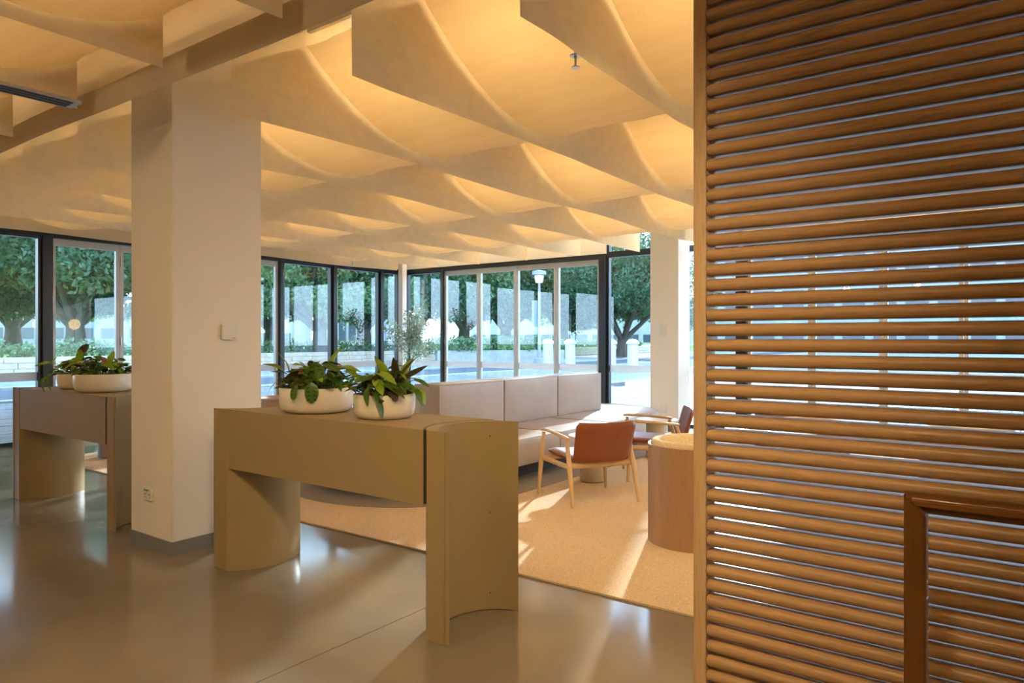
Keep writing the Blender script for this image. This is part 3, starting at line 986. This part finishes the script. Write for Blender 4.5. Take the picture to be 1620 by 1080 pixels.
planter((-6.29, 2.75, PT), 0.22, 0.15, 'wide cream bowl of houseplants with pink-tinged leaves half hidden by the pillar', [
    ('pink', P(0.02, 0.0, 0.13), P(0.02, 0.08, 0.29), P(0.9, 0.3, -0.5), 0.5, 1.2),
    ('lime', P(0.1, 0.0, 0.13), P(0.10, 0.08, 0.24), P(0.3, 0.3, 1), 0.2, 0.95),
    ('lime', P(0.1, 0.0, 0.13), P(0.06, 0.12, 0.24), P(0.9, 0.5, -0.1), 0.2, 1.1),
    ('lime', P(-0.1, 0.0, 0.13), P(-0.13, 0.1, 0.26), P(-0.9, 0.4, -0.3), 0.2, 1.2),
    ('lime', P(-0.1, 0.0, 0.13), P(-0.16, 0.06, 0.25), P(0.2, 0.4, 1), 0.2, 1.0),
    ('dark_r', P(-0.1, 0.0, 0.13), P(-0.14, 0.02, 0.30), P(0.5, 0.4, 0.4), 0.6, 1.3),
], [('prayer', 3), ('lime', 3), ('green', 4), ('dark_r', 2)], 37, 36, 120, 1.15, 0.17)
planter((-6.83, 2.785, PT), 0.172, 0.135, 'smaller cream bowl with lime vines trailing over the far console edge', [
    ('lime', P(-0.1, 0.0, 0.13), P(-0.22, 0.03, 0.23), P(-1, 0.1, 0.05), 0.3, 1.1),
    ('lime_s', P(-0.1, 0.0, 0.13), P(-0.22, 0.04, 0.22), P(0.4, 0.1, 1), 0.3, 1.0),
    ('green', P(-0.1, 0.0, 0.13), P(-0.19, 0.08, 0.16), P(-0.6, 0.3, -0.6), 0.3, 0.95),
    ('lime', P(-0.1, 0.05, 0.13), P(-0.21, 0.12, 0.11), P(-0.5, 0.5, -0.8), 0.3, 0.85),
    ('green', P(-0.1, 0.05, 0.13), (0.10, -0.33, 0.10), (-0.05, -0.12, -1), 0.3, 0.95),
    ('green', P(-0.05, 0.08, 0.13), (0.20, -0.325, 0.12), (0.05, -0.1, -1), 0.3, 0.9),
    ('lime', P(-0.05, 0.05, 0.13), P(-0.10, 0.1, 0.22), P(-0.6, 0.5, -0.6), 0.3, 0.9),
    ('dark_r', P(0.0, 0.0, 0.13), P(0.02, 0.0, 0.29), P(0.3, 0.3, 0.8), 0.3, 1.3),
], [('lime', 3), ('green', 4), ('dark_r', 1)], 41, 24, 80, 1.1, 0.16)

# ------------------------------------------------------------------ island sofa
so = thing('island_sofa', 'long taupe leather island sofa with rounded ends and a central backrest', 'sofa', (-5.15, 0, 0))
HX = 1.05
def cushion_me(lo, hi, m, bev=0.035, puff=0.012):
    bm = bmesh.new()
    bmesh.ops.create_cube(bm, size=1.0)
    for v in bm.verts:
        v.co = Vector([lo[i] + (v.co[i] + 0.5) * (hi[i] - lo[i]) for i in range(3)])
    bmesh.ops.subdivide_edges(bm, edges=bm.edges[:], cuts=7, use_grid_fill=True)
    c = [(lo[i] + hi[i]) / 2 for i in range(3)]
    hfs = [(hi[i] - lo[i]) / 2 for i in range(3)]
    for v in bm.verts:
        u = [(v.co[i] - c[i]) / hfs[i] for i in range(3)]
        for i in range(3):
            if abs(abs(u[i]) - 1) < 1e-4:
                j, k = [q for q in range(3) if q != i]
                w = max(0.0, 1 - u[j] ** 2) * max(0.0, 1 - u[k] ** 2)
                v.co[i] += math.copysign(puff * w ** 0.6, u[i])
    es = [e for e in bm.edges if sum(1 for i in range(3) if all(abs(abs((vv.co[i] - c[i]) / hfs[i])) > 0.985 for vv in e.verts)) >= 2]
    bmesh.ops.bevel(bm, geom=es, offset=bev, segments=3, affect='EDGES', profile=0.6, clamp_overlap=True)
    return bm_mesh('cushion', bm, m, True, 70)
def pipe_rect(lo, hi, axis_z, parent, inset=0.006):
    a, b = inset, inset
    p = [(lo[0] + a, lo[1] + b, axis_z), (hi[0] - a, lo[1] + b, axis_z), (hi[0] - a, hi[1] - b, axis_z), (lo[0] + a, hi[1] - b, axis_z), (lo[0] + a, lo[1] + b, axis_z)]
    return tube('piping', p, 0.006, 'piping_tan', parent, 6)
seat_y = [5.32, 6.42, 7.53, 8.64]
back_y = [5.45, 6.575, 7.72, 8.86]
Z0, Z1, ZT = 0.19, 0.45, 0.965
for s in (1, -1):
    for k in range(3):
        x0, x1 = (0.18, HX) if s > 0 else (-HX, -0.18)
        lo, hi = (x0, seat_y[k] + 0.004, Z0), (x1, seat_y[k + 1] - 0.004, Z1)
        c = link('seat_cushion', cushion_me(lo, hi, 'sofa_leather', 0.012, 0.008), so)
        pipe_rect(lo, hi, Z1 - 0.002, c)
        pipe_rect(lo, hi, Z0 + 0.004, c)
for k in range(3):
    lo, hi = (-0.18, back_y[k] + 0.008, Z1 - 0.0), (0.18, back_y[k + 1] - 0.008, ZT)
    c = link('backrest', cushion_me(lo, hi, 'sofa_leather', 0.014, 0.012), so)
    pipe_rect(lo, hi, ZT - 0.004, c)
    for yy in (lo[1] + 0.006, hi[1] - 0.006):
        for xx in (-0.174, 0.174):
            tube('piping', [(xx, yy, Z1), (xx, yy, ZT - 0.004)], 0.006, 'piping_tan', c, 6)
for yy, s in ((seat_y[0], -1), (seat_y[3], 1)):
    pts = [(HX * math.cos(a) * 1.0, yy + s * (0.004 + HX * math.sin(a))) for a in [math.pi * k / 40 for k in range(41)]]
    if s < 0:
        pts = pts[::-1]
    c = link('end_seat', prism_me('end_seat', pts, Z0, Z1, 'sofa_leather', 40, 0.014, 3), so)
    for z in (Z1 - 0.002, Z0 + 0.004):
        tube('piping', [((x) * 0.995, yy + (y - yy) * 0.995, z) for x, y in pts], 0.006, 'piping_tan', c, 6)
seat_mid = box('core', (-0.178, seat_y[0], Z0), (0.178, seat_y[3], Z1 - 0.003), 'sofa_leather', so)
pl = [(0.8 * math.cos(a), seat_y[3] - 0.05 + 0.8 * math.sin(a)) for a in [math.pi * k / 20 for k in range(21)]]
pl += [(0.8 * math.cos(a), seat_y[0] + 0.05 + 0.8 * math.sin(a)) for a in [math.pi + math.pi * k / 20 for k in range(21)]]
link('plinth', prism_me('plinth', pl, 0.012, Z0, 'plinth_dark', 40), so)

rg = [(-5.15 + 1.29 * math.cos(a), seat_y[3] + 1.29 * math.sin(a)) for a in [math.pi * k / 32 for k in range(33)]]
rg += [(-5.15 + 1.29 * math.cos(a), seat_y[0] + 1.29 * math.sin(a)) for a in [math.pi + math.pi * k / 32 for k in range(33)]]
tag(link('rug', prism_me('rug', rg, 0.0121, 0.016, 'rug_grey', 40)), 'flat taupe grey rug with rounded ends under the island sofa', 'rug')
so.location.z = 0.004

# ------------------------------------------------------------------ armchairs
def make_armchair(loc, rz, label):
    t = thing('armchair', label, 'chair', loc, rz)
    FZ = 0.004
    for s in (-1, 1):
        tube('leg', [(s * 0.355, 0.315, FZ), (s * 0.337, 0.30, 0.3), (s * 0.318, 0.275, 0.585)], [0.0135, 0.0225, 0.017], 'ash', t, 10)
        tube('leg', [(s * 0.325, -0.325, FZ), (s * 0.318, -0.25, 0.33), (s * 0.308, -0.175, 0.56)], [0.0135, 0.0235, 0.017], 'ash', t, 10)
        tube('armrest', [(s * 0.317, 0.32, 0.602), (s * 0.317, 0.26, 0.606), (s * 0.316, 0.05, 0.597), (s * 0.309, -0.15, 0.578), (s * 0.307, -0.20, 0.572)],
             [0.014, 0.018, 0.017, 0.019, 0.015], 'ash', t, 10, 0.8)
        tube('side_rail', [(s * 0.332, 0.29, 0.345), (s * 0.318, -0.255, 0.335)], 0.017, 'ash', t, 8, 1.4)
    tube('rail', [(-0.33, 0.27, 0.348), (0.33, 0.27, 0.348)], 0.016, 'ash', t, 8, 1.5)
    tube('rail', [(-0.315, -0.21, 0.34), (0.315, -0.21, 0.34)], 0.017, 'ash', t, 8, 1.6)
    def pad(name, w0, w1, p0, p1, th, dish, m):
        """slab from edge p0 to edge p1 (y,z), width w0 -> w1, gently dished"""
        nu, nv = 14, 10
        d = Vector((0, p1[0] - p0[0], p1[1] - p0[1]))
        nrm = Vector((0, -d.z, d.y)).normalized()
        vs, fs = [], []
        for side in (0, 1):
            for j in range(nv + 1):
                v = j / nv
                w = w0 + (w1 - w0) * v
                ee = min(v, 1 - v) * 2
                for i in range(nu + 1):
                    u = i / nu * 2 - 1
                    corner = 1 - 0.10 * max(0, 1 - ee * 5) ** 2
                    edge = 1 - abs(u) ** 8
                    tt = th * (0.28 + 0.72 * min(1, (min(1 - abs(u), 1) * 9)) ** 0.5 * min(1, ee * 6) ** 0.5)
                    p = Vector((u * w / 2 * corner, p0[0], p0[1])) + d * v - nrm * dish * (1 - u * u) * 1.0 + nrm * ((tt / 2) if side else (-tt / 2))
                    vs.append(p)
        n = (nu + 1) * (nv + 1)
        q = nu + 1
        for j in range(nv):
            for i in range(nu):
                a = j * q + i
                fs.append((a, a + q, a + q + 1, a + 1))
                fs.append((n + a, n + a + 1, n + a + q + 1, n + a + q))
        for j in range(nv):
            a = j * q
            fs.append((a, n + a, n + a + q, a + q))
            a = j * q + nu
            fs.append((a, a + q, n + a + q, n + a))
        for i in range(nu):
            a = i
            fs.append((a, a + 1, n + a + 1, n + a))
            a = nv * q + i
            fs.append((a, n + a, n + a + 1, a + 1))
        me = mesh(name, vs, fs, m, True, 60)
        bm = bmesh.new(); bm.from_mesh(me); bmesh.ops.recalc_face_normals(bm, faces=bm.faces); bm.to_mesh(me); bm.free()
        return link(name, me, t)
    pad('seat', 0.54, 0.56, (-0.225, 0.385), (0.31, 0.41), 0.06, 0.012, 'cognac_leather')
    pad('backrest', 0.555, 0.585, (-0.235, 0.375), (-0.335, 0.725), 0.045, -0.03, 'cognac_leather')
    return t
ch_loc = (-3.265, 5.585, 0.012)
make_armchair(ch_loc, math.atan2(0.325, -0.53) - R90, 'cognac leather armchair with pale ash frame seen from behind')
make_armchair((-3.22, 6.90, 0.012), math.atan2(-0.514, -0.857) - R90, 'cognac leather armchair with pale ash frame tucked behind the wooden tub chair')

def side_table(loc, label):
    t = thing('side_table', label, 'table', loc)
    link('top', lathe_me('top', [(0.0, 0.445), (0.235, 0.445), (0.25, 0.451), (0.25, 0.459), (0.243, 0.465), (0.0, 0.465)], 'table_white', 48), t)
    link('base', lathe_me('base', [(0.0, 0.0), (0.112, 0.0), (0.128, 0.012), (0.130, 0.03), (0.130, 0.445), (0.0, 0.445)], 'table_base', 40), t)
side_table((-3.62, 6.27, 0.012), 'small round table with drum base in front of the sofa, beside the nearer armchair')
side_table((-3.72, 8.0, 0.012), 'small round table with drum base by the rounded far end of the sofa')

# ------------------------------------------------------------------ tub chairs
def make_tub(loc, rz, label, r=0.34, H=0.69, shell='oak_shell', pad='boucle', group=None, name='tub_chair'):
    t = thing(name, label, 'chair', loc, rz, group)
    a0, a1, n = math.radians(90 + 48), math.radians(90 + 360 - 48), 44   # opening faces local +Y
    def ring(ro, ri, z0, z1, m, nm, par, round_top=0.0):
        prof = [(ro, z0), (ro, z1 - round_top)]
        if round_top:
            rc = (ro + ri) / 2; hw = (ro - ri) / 2
            prof += [(rc + hw * math.cos(q), z1 - round_top + round_top * math.sin(q)) for q in [math.pi * k / 8 for k in range(1, 8)]]
            prof += [(ri, z1 - round_top)]
        else:
            prof += [(ri, z1)]
        prof += [(ri, z0)]
        vs, fs = [], []
        for i in range(n + 1):
            a = a0 + (a1 - a0) * i / n
            for rr_, z in prof:
                vs.append((rr_ * math.cos(a), rr_ * math.sin(a), z))
        q = len(prof)
        for i in range(n):
            for k in range(q):
                k2 = (k + 1) % q
                fs.append((i * q + k, (i + 1) * q + k, (i + 1) * q + k2, i * q + k2))
        fs.append(tuple(range(q)))
        fs.append(tuple(n * q + k for k in range(q))[::-1])
        return link(nm, mesh(nm, vs, fs, m, True, 40), par)
    ring(r, r - 0.018, 0.0, H, shell, 'shell', t)
    ring(r - 0.019, r - 0.085, 0.3, H + 0.035, pad, 'lining', t, 0.04)
    link('seat', lathe_me('seat', [(0.0, 0.22), (r - 0.09, 0.22), (r - 0.09, 0.38), (r - 0.10, 0.405), (r - 0.13, 0.42), (0.0, 0.43)], pad, 40), t)
    link('base', lathe_me('base', [(0.0, 0.0), (r - 0.03, 0.0), (r - 0.03, 0.22), (0.0, 0.22)], shell, 40), t)
    return t
tub = make_tub((-1.96, 4.87, 0.012), math.radians(-25), 'oak tub chair with cream boucle lining standing next to the slat screen post')
TG = 'tub chairs seen through the slat screen'
for x, y, a in ((-1.62, 6.55, 150), (-2.1, 7.75, -20), (-0.38, 6.2, 10), (-0.5, 8.1, 175), (0.6, 7.1, 95)):
    copy_thing(tub, (x, y, 0.012), math.radians(a), 'oak tub chair with boucle lining, mostly hidden behind the slats', TG)
def cafe_table(x, y, label):
    t = thing('cafe_table', label, 'table', (x, y, 0.012), 0, 'cafe tables behind the slat screen')
    link('top', lathe_me('top', [(0.0, 0.70), (0.34, 0.70), (0.35, 0.71), (0.35, 0.72), (0.34, 0.725), (0.0, 0.725)], 'table_white', 40), t)
    link('stem', lathe_me('stem', [(0.03, 0.02), (0.03, 0.70)], 'table_base', 20), t)
    link('foot', lathe_me('foot', [(0.0, 0.0), (0.22, 0.0), (0.22, 0.012), (0.03, 0.02), (0.0, 0.02)], 'table_base', 32), t)
cafe_table(-1.7, 5.75, 'round white cafe table behind the slats')
cafe_table(-0.45, 7.15, 'round white cafe table behind the slats')

lounge = make_tub((-7.35, 5.35, 0.012), math.radians(-60), 'blush leather tub armchair between the pillar and the garden-side doors', 0.40, 0.70, 'pink_leather', 'pink_leather', None, 'lounge_chair')
copy_thing(lounge, (-6.95, 7.9, 0.012), math.radians(-100), 'blush leather tub armchair beside the sofa, behind the planters')
po = thing('pouf', 'small mauve cylindrical pouf seen under the far console', 'pouf', (-9.08, 4.12, 0.012))
link('body', lathe_me('body', [(0.0, 0.0), (0.19, 0.0), (0.2, 0.015), (0.2, 0.37), (0.185, 0.40), (0.15, 0.41), (0.0, 0.415)], 'mauve_felt', 40), po)
link('piping', lathe_me('piping', [(0.199, 0.362), (0.206, 0.37), (0.199, 0.378)], 'piping_tan', 40), po)

# ------------------------------------------------------------------ wall fittings
th = thing('thermostat', 'small square room sensor on the pillar, beside the near console', 'thermostat', (-4.64, 2.87, 1.50))
box('body', (0.0, -0.055, -0.055), (0.024, 0.055, 0.055), 'white_plastic', th, 0.006, 3)
box('mark', (0.0238, 0.015, -0.045), (0.0245, 0.042, -0.041), 'base_grey', th)
ol = thing('power_outlet', 'small cream outlet plate with green indicator low on the pillar', 'outlet', (-4.95, 2.46, 0.375))
box('plate', (-0.058, -0.01, -0.045), (0.058, 0.0, 0.045), 'white_plastic', ol, 0.003, 2)
box('indicator', (-0.045, -0.0115, 0.022), (0.02, -0.0098, 0.034), 'green_lamp', ol)
for dx in (-0.03, 0.03):
    for a, b in ((-0.008, 0.0), (0.008, 0.0), (0.0, -0.02)):
        box('pin_slot', (dx + a - 0.0015, -0.0112, b - 0.005), (dx + a + 0.0015, -0.0098, b + 0.005), 'dark_slot', ol)
for z, nm, lab in ((1.58, 'light_switch', 'small white switch plate on the far pillar'), (0.36, 'wall_socket', 'small white socket plate low on the far pillar')):
    t = thing(nm, lab, 'switch' if z > 1 else 'outlet', (-4.8, 10.55, z))
    box('plate', (-0.06, -0.012, -0.085), (0.06, 0.0, 0.085) if z > 1 else (0.06, 0.0, 0.045), 'white_plastic', t, 0.004, 2)
    box('rocker', (-0.02, -0.015, -0.02), (0.02, -0.0118, 0.02), 'table_white', t, 0.002, 1)

# globe pendants by the screen (seen as reflections in the garden-side glass)
for i, (x, y) in enumerate(((1.0, 9.4), (1.0, 8.45))):
    t = thing('globe_floor_lamp', 'slim floor lamp with a warm glowing globe behind the slat screen', 'lamp', (x, y, 0.012), 0, 'globe lamps behind the slat screen')
    link('globe', lathe_me('globe', [(0.001, -0.16)] + [(0.16 * math.cos(q), 0.16 * math.sin(q)) for q in [math.radians(-80 + 10 * k) for k in range(17)]] + [(0.001, 0.16)], 'globe_glow', 32, 80), t, (0, 0, 1.88))
    link('pole', lathe_me('pole', [(0.011, 0.025), (0.011, 1.73)], 'black_frame', 12), t)
    link('base', lathe_me('base', [(0.0, 0.0), (0.15, 0.0), (0.15, 0.018), (0.011, 0.025), (0.0, 0.025)], 'black_frame', 32), t)

# ------------------------------------------------------------------ potted olive
def leaf_cloud(centres, n, L, W, seed, m, name, squash=1.0, up_bias=0.0, thin=True):
    r = random.Random(seed)
    vs, fs = [], []
    for i in range(n):
        c, rad = centres[r.randrange(len(centres))]
        while True:
            q = Vector((r.uniform(-1, 1), r.uniform(-1, 1), r.uniform(-1, 1)))
            if 0.05 < q.length < 1: break
        q = q.normalized() * (q.length ** 0.5)
        p = Vector(c) + Vector((q.x * rad, q.y * rad, q.z * rad * squash))
        d = Vector((r.gauss(0, 1), r.gauss(0, 1), r.gauss(0, 1) + up_bias)).normalized()
        s = d.cross(Vector((r.gauss(0, 1), r.gauss(0, 1), r.gauss(0, 1)))).normalized()
        l, w = L * r.uniform(0.6, 1.2), W * r.uniform(0.6, 1.2)
        o = len(vs)
        vs += [p, p + d * l * 0.5 + s * w * 0.5, p + d * l, p + d * l * 0.5 - s * w * 0.5]
        fs.append((o, o + 1, o + 2, o + 3))
    return mesh(name, vs, fs, m)
ot = thing('potted_olive', 'slender silvery olive tree in a pot at the glazed corner', 'plant', (-10.25, 10.35, 0.0))
link('pot', lathe_me('pot', [(0.0, 0.0), (0.17, 0.0), (0.2, 0.03), (0.22, 0.38), (0.20, 0.40), (0.19, 0.37), (0.0, 0.36)], 'pot_cream', 32), ot)
tube('trunk', [(0, 0, 0.36), (0.02, 0.01, 0.9), (-0.01, 0.0, 1.4), (0.03, 0.0, 2.05)], [0.022, 0.018, 0.013, 0.005], 'bark', ot, 8)
ro = random.Random(8)
oc = [((0.02, 0, 1.9), 0.13), ((0.0, 0, 1.65), 0.2)]
for k in range(11):
    a = ro.uniform(0, 6.28); z = ro.uniform(0.75, 1.6); R = ro.uniform(0.22, 0.42)
    e = (R * math.cos(a), R * math.sin(a), z + ro.uniform(0.25, 0.5))
    tube('branch', [(0, 0, z), (e[0] * 0.55, e[1] * 0.55, z + 0.16), e], [0.009, 0.006, 0.003], 'bark', ot, 5)
    oc += [(e, 0.14), ((e[0] * 0.6, e[1] * 0.6, (z + e[2]) / 2), 0.13)]
fo = link('foliage', leaf_cloud(oc, 2600, 0.085, 0.026, 5, 'leaf_olive', 'foliage'), ot)
fo['kind'] = 'stuff'

# ------------------------------------------------------------------ outdoors
gr = tag(box('ground', (-160, -80, -0.5), (120, 160, -0.16), 'paving'), 'pale paving stretching away outdoors', kind='structure')
dk = struct('deck', label='weathered grey timber deck around the building')
pm1 = box_me('plank', (0, 0, -0.16), (0.19, 34.0, -0.02), 'deck_wood')
x = -19.0
while x < -11.5:
    link('plank', pm1, dk, (x, -12, rnd.uniform(-0.003, 0.003)))
    x += 0.2
pm2 = box_me('plank', (0, 0, -0.16), (0.19, 8.2, -0.02), 'deck_wood')
while x < 6:
    link('plank', pm2, dk, (x, 11.3, rnd.uniform(-0.003, 0.003)))
    x += 0.2
tag(box('road', (-24.2, -60, -0.16), (-19.5, 90, -0.06), 'road'), 'dark asphalt service road beyond the deck', kind='structure')
for a, b in ((-19.5, -19.02), (-24.7, -24.2)):
    tag(box('kerb', (a, -60, -0.16), (b, 90, 0.02), 'kerb_stone'), 'pale stone kerb along the service road', kind='structure')
tag(box('footpath', (-33.0, -60, -0.16), (-24.7, 90, -0.01), 'paving'), 'pale footpath before the sandstone wall', kind='structure')
tag(box('lawn', (-150, -60, -0.16), (-33.6, 120, 0.68), 'lawn'), 'bright green lawn behind the sandstone wall', kind='structure')
sw = thing('sandstone_wall', 'low sandstone block retaining wall along the lawn', 'wall', (-33.55, 0, 0))
bl = [box_me('block', (0, 0, 0), (0.5, w - 0.02, 0.225), 'sandstone', 0.01, 1) for w in (1.0, 1.35, 1.7)]
cnt = 0
for row in range(3):
    y = 3.0 + row * 0.45
    while y < 70 and cnt < 290:
        k = rnd.randrange(3)
        link('block', bl[k], sw, (rnd.uniform(-0.012, 0.012), y, row * 0.235))
        y += (1.0, 1.35, 1.7)[k]
        cnt += 1
box('core', (0.05, 2.5, 0), (0.45, 71, 0.69), 'sandstone', sw)

def hedge(x0, y0, x1, y1, z0, h, w, n, label, seed):
    r = random.Random(seed)
    c = []
    L = math.hypot(x1 - x0, y1 - y0)
    for i in range(int(L / 0.4)):
        u = i / (L / 0.4)
        c.append(((x0 + (x1 - x0) * u, y0 + (y1 - y0) * u, z0 + h * r.uniform(0.3, 0.65)), w * r.uniform(0.5, 0.8)))
    o = thing('hedge', label, 'hedge', (0, 0, 0))
    f = link('foliage', leaf_cloud(c, n, 0.24, 0.13, seed, 'leaf_hedge', 'foliage'), o)
    f['kind'] = 'stuff'
    st = [([(p[0], p[1], z0 - 0.05), (p[0] + 0.05, p[1], p[2] + 0.1)], 0.02) for p, _ in c[::2]]
    s = link('stems', tubes_me('stems', st, 'bark', 4), o)
    s['kind'] = 'stuff'
hedge(-34.2, 3, -34.2, 70, 0.68, 0.55, 0.55, 14000, 'low green hedge on top of the sandstone wall', 3)

tag(box('added_shade_slab', (-18.6, -12, 4.3), (XL - 0.2, 10.9, 4.75), 'bldg_grey'), 'added unseen grey slab shading the garden-side deck', kind='structure')  # unseen slab added to keep skylight off the garden-side deck

# trees
TREE_LEAVES = {}
def tree(loc, s, seed, label, pale=False, rz=0.0):
    r = random.Random(seed)
    t = thing('fig_tree', label, 'tree', loc, rz, 'spreading trees in the park')
    t.scale = (s, s, s)
    key = (seed % 3, pale)
    if key not in TREE_LEAVES:
        rr = random.Random(100 + seed % 3)
        ends, segs = [], []
        for k in range(9):
            a = 2 * math.pi * k / 9 + rr.uniform(-0.25, 0.25)
            R = rr.uniform(3.2, 5.6)
            z = rr.uniform(4.6, 8.2)
            e = Vector((R * math.cos(a), R * math.sin(a), z))
            mid = Vector((R * 0.45 * math.cos(a + 0.15), R * 0.45 * math.sin(a + 0.15), 1.9 + z * 0.28))
            segs.append(([Vector((0.12 * math.cos(a), 0.12 * math.sin(a), 1.3)), mid, e], [0.19, 0.11, 0.04]))
            e2 = mid + Vector((rr.uniform(-1.6, 1.6), rr.uniform(-1.6, 1.6), 2.4))
            segs.append(([mid, (mid + e2) / 2 + Vector((0.2, 0, 0)), e2], [0.08, 0.06, 0.025]))
            ends += [e, e2]
        cs_ = []
        for e in ends:
            cs_.append((e, rr.uniform(1.3, 2.0)))
            cs_.append((e + Vector((rr.uniform(-1.4, 1.4), rr.uniform(-1.4, 1.4), rr.uniform(-1.2, 0.8))), rr.uniform(0.9, 1.5)))
        for k in range(10):
            a = rr.uniform(0, 6.28)
            cs_.append((Vector((rr.uniform(0, 4) * math.cos(a), rr.uniform(0, 4) * math.sin(a), rr.uniform(6.5, 9.5))), 1.9))
        for k in range(16):
            a = 2 * math.pi * k / 16
            R = rr.uniform(3.6, 6.0)
            cs_.append((Vector((R * math.cos(a), R * math.sin(a), rr.uniform(2.7, 4.2))), rr.uniform(0.9, 1.5)))
        for k in range(10):
            a = rr.uniform(0, 6.28)
            R = rr.uniform(1.0, 3.6)
            cs_.append((Vector((R * math.cos(a), R * math.sin(a), rr.uniform(3.6, 5.2))), rr.uniform(0.9, 1.4)))
        m = 'leaf_tree_pale' if pale else 'leaf_tree'
        lm = leaf_cloud(cs_, 34000, 0.32, 0.16, seed, m, 'foliage', 0.8)
        brs = []
        for p, rad in segs:
            v, f = tube_data(p, rad, 8)
            brs.append(mesh('branch', v, f, 'bark', True, 60))
        v, f = tube_data([(0, 0, -0.1), (0, 0, 0.25), (0.05, 0, 0.9), (0, 0, 1.7)], [0.85, 0.55, 0.42, 0.36], 12)
        TREE_LEAVES[key] = (lm, brs, mesh('trunk', v, f, 'bark', True, 60))
    lm, brs, tm = TREE_LEAVES[key]
    link('trunk', tm, t)
    for b in brs:
        link('branch', b, t)
    f = link('foliage', lm, t)
    f['kind'] = 'stuff'
def world_at(px, depth):
    lat = (px - 810) / F_PX * depth
    return (math.cos(YAW) * lat - math.sin(YAW) * depth, math.sin(YAW) * lat + math.cos(YAW) * depth)
tl = 'broad dark green fig tree on the lawn beyond the garden-side doors'
tp = 'paler spreading tree beyond the glazed corner'
tf = 'spreading tree far beyond the folding doors'
for i, (px, d, s, pale, lab) in enumerate((
        (-120, 44, 1.15, False, tl), (118, 41, 1.2, False, tl), (20, 52, 1.25, True, tl), (260, 46, 1.2, False, tl),
        (430, 50, 1.1, False, tl), (505, 42, 1.0, True, tp), (575, 47, 1.1, False, tp), (655, 52, 1.15, True, tp),
        (735, 56, 1.15, False, tf), (800, 60, 1.2, False, tf), (890, 62, 1.15, True, tf), (985, 58, 1.1, False, tf))):
    X, Y = world_at(px, d)
    tree((X, Y, 0.6 if X < -33 else -0.02), s, i + 1, lab, pale, i * 1.3)

# buildings
def building(px, d, w, dep, h, rz, m, cols, rows, label, sill=0.9, wh=1.3, z0=0.0):
    X, Y = world_at(px, d)
    t = thing('building', label, 'building', (X, Y, z0), rz)
    box('walls', (-w / 2, 0, 0), (w / 2, dep, h), m, t)
    box('roof', (-w / 2 - 0.4, -0.4, h), (w / 2 + 0.4, dep + 0.4, h + 0.35), 'bldg_grey', t)
    cw = w / cols
    fh = h / rows
    wm = box_me('window', (-cw * 0.36, -0.06, 0), (cw * 0.36, 0.02, wh), 'bldg_glass')
    for i in range(cols):
        for j in range(rows):
            link('window', wm, t, (-w / 2 + cw * (i + 0.5), 0, j * fh + sill))
    return t
fac = YAW
building(60, 86, 44, 10, 4.6, fac + 0.35, 'bldg_grey', 14, 1, 'low grey building across the lawn', z0=0.6)
building(432, 92, 5.0, 9, 8.5, fac, 'bldg_white', 3, 2, 'white building glimpsed between the trunks beside the near pillar')
building(534, 98, 5.4, 8, 7.0, fac, 'bldg_white', 4, 1, 'pale wide building glimpsed behind the trees left of the corner', 1.2, 3.0)
bs = building(602, 90, 5.4, 8, 5.5, fac, 'bldg_grey', 3, 1, 'grey shopfront with violet posters behind the trees', 0.6, 2.4)
for x in (-1.8, 0.0, 1.8):
    box('poster', (x - 0.6, -0.12, 0.9), (x + 0.6, -0.06, 2.6), 'violet_sign', bs)
building(960, 120, 46, 10, 8.0, fac, 'bldg_white', 16, 2, 'long pale waterfront building far beyond the folding doors')

building(1400, 88, 46, 12, 18, fac - 0.3, 'bldg_blue', 13, 4, 'tall blue-grey wharf building glimpsed through the slat screen', 1.0, 2.2)

# planter beds, bollards and street lamp beyond the far doors
X0, Y0 = world_at(690, 41); X1, Y1 = world_at(890, 44)
hb = thing('planter_bed', 'low stone planter bed outside the far folding doors', 'planter', (0, 0, -0.16))
ang = math.atan2(Y1 - Y0, X1 - X0); LL = math.hypot(X1 - X0, Y1 - Y0)
bed = link('kerb_wall', box_me('kerb_wall', (0, -0.25, 0), (LL, 0.25, 0.95), 'kerb_stone', 0.02, 1), hb, (X0, Y0, 0), (0, 0, ang))
hedge(X0, Y0, X1, Y1, 0.79, 0.7, 0.6, 5000, 'leafy hedge in the planter bed outside the folding doors', 6)
boll = None
for px, d in ((867, 38), (902, 38), (966, 36), (1001, 36)):
    X, Y = world_at(px, d)
    if boll is None:
        boll = thing('bollard', 'stout white bollard on the forecourt outside the far doors', 'bollard', (X, Y, -0.16), 0, 'white bollards on the forecourt')
        link('post', lathe_me('post', [(0.0, 0.0), (0.30, 0.0), (0.28, 0.1), (0.27, 1.35), (0.0, 1.35)], 'bollard_white', 24), boll)
        link('cap', lathe_me('cap', [(0.0, 1.35), (0.33, 1.35), (0.33, 1.45), (0.2, 1.58), (0.0, 1.62)], 'bollard_white', 24), boll)
    else:
        copy_thing(boll, (X, Y, -0.16), 0)
X, Y = world_at(853, 42)
sl = thing('street_lamp', 'grey street lamp post with a lantern outside the far doors', 'lamp post', (X, Y, -0.16))
link('base', lathe_me('base', [(0.0, 0.0), (0.35, 0.0), (0.32, 0.45), (0.12, 0.5), (0.0, 0.5)], 'bldg_grey', 20), sl)
link('pole', lathe_me('pole', [(0.10, 0.5), (0.075, 4.9)], 'bldg_grey', 14), sl)
link('lantern', lathe_me('lantern', [(0.0, 4.9), (0.22, 4.95), (0.28, 5.35), (0.0, 5.4)], 'street_lamp_glow', 20), sl)
link('hood', lathe_me('hood', [(0.0, 5.4), (0.42, 5.4), (0.4, 5.62), (0.0, 5.7)], 'bldg_grey', 20), sl)
box('banner', (-0.5, -0.02, 2.4), (-0.12, 0.02, 3.9), 'bldg_blue', sl)
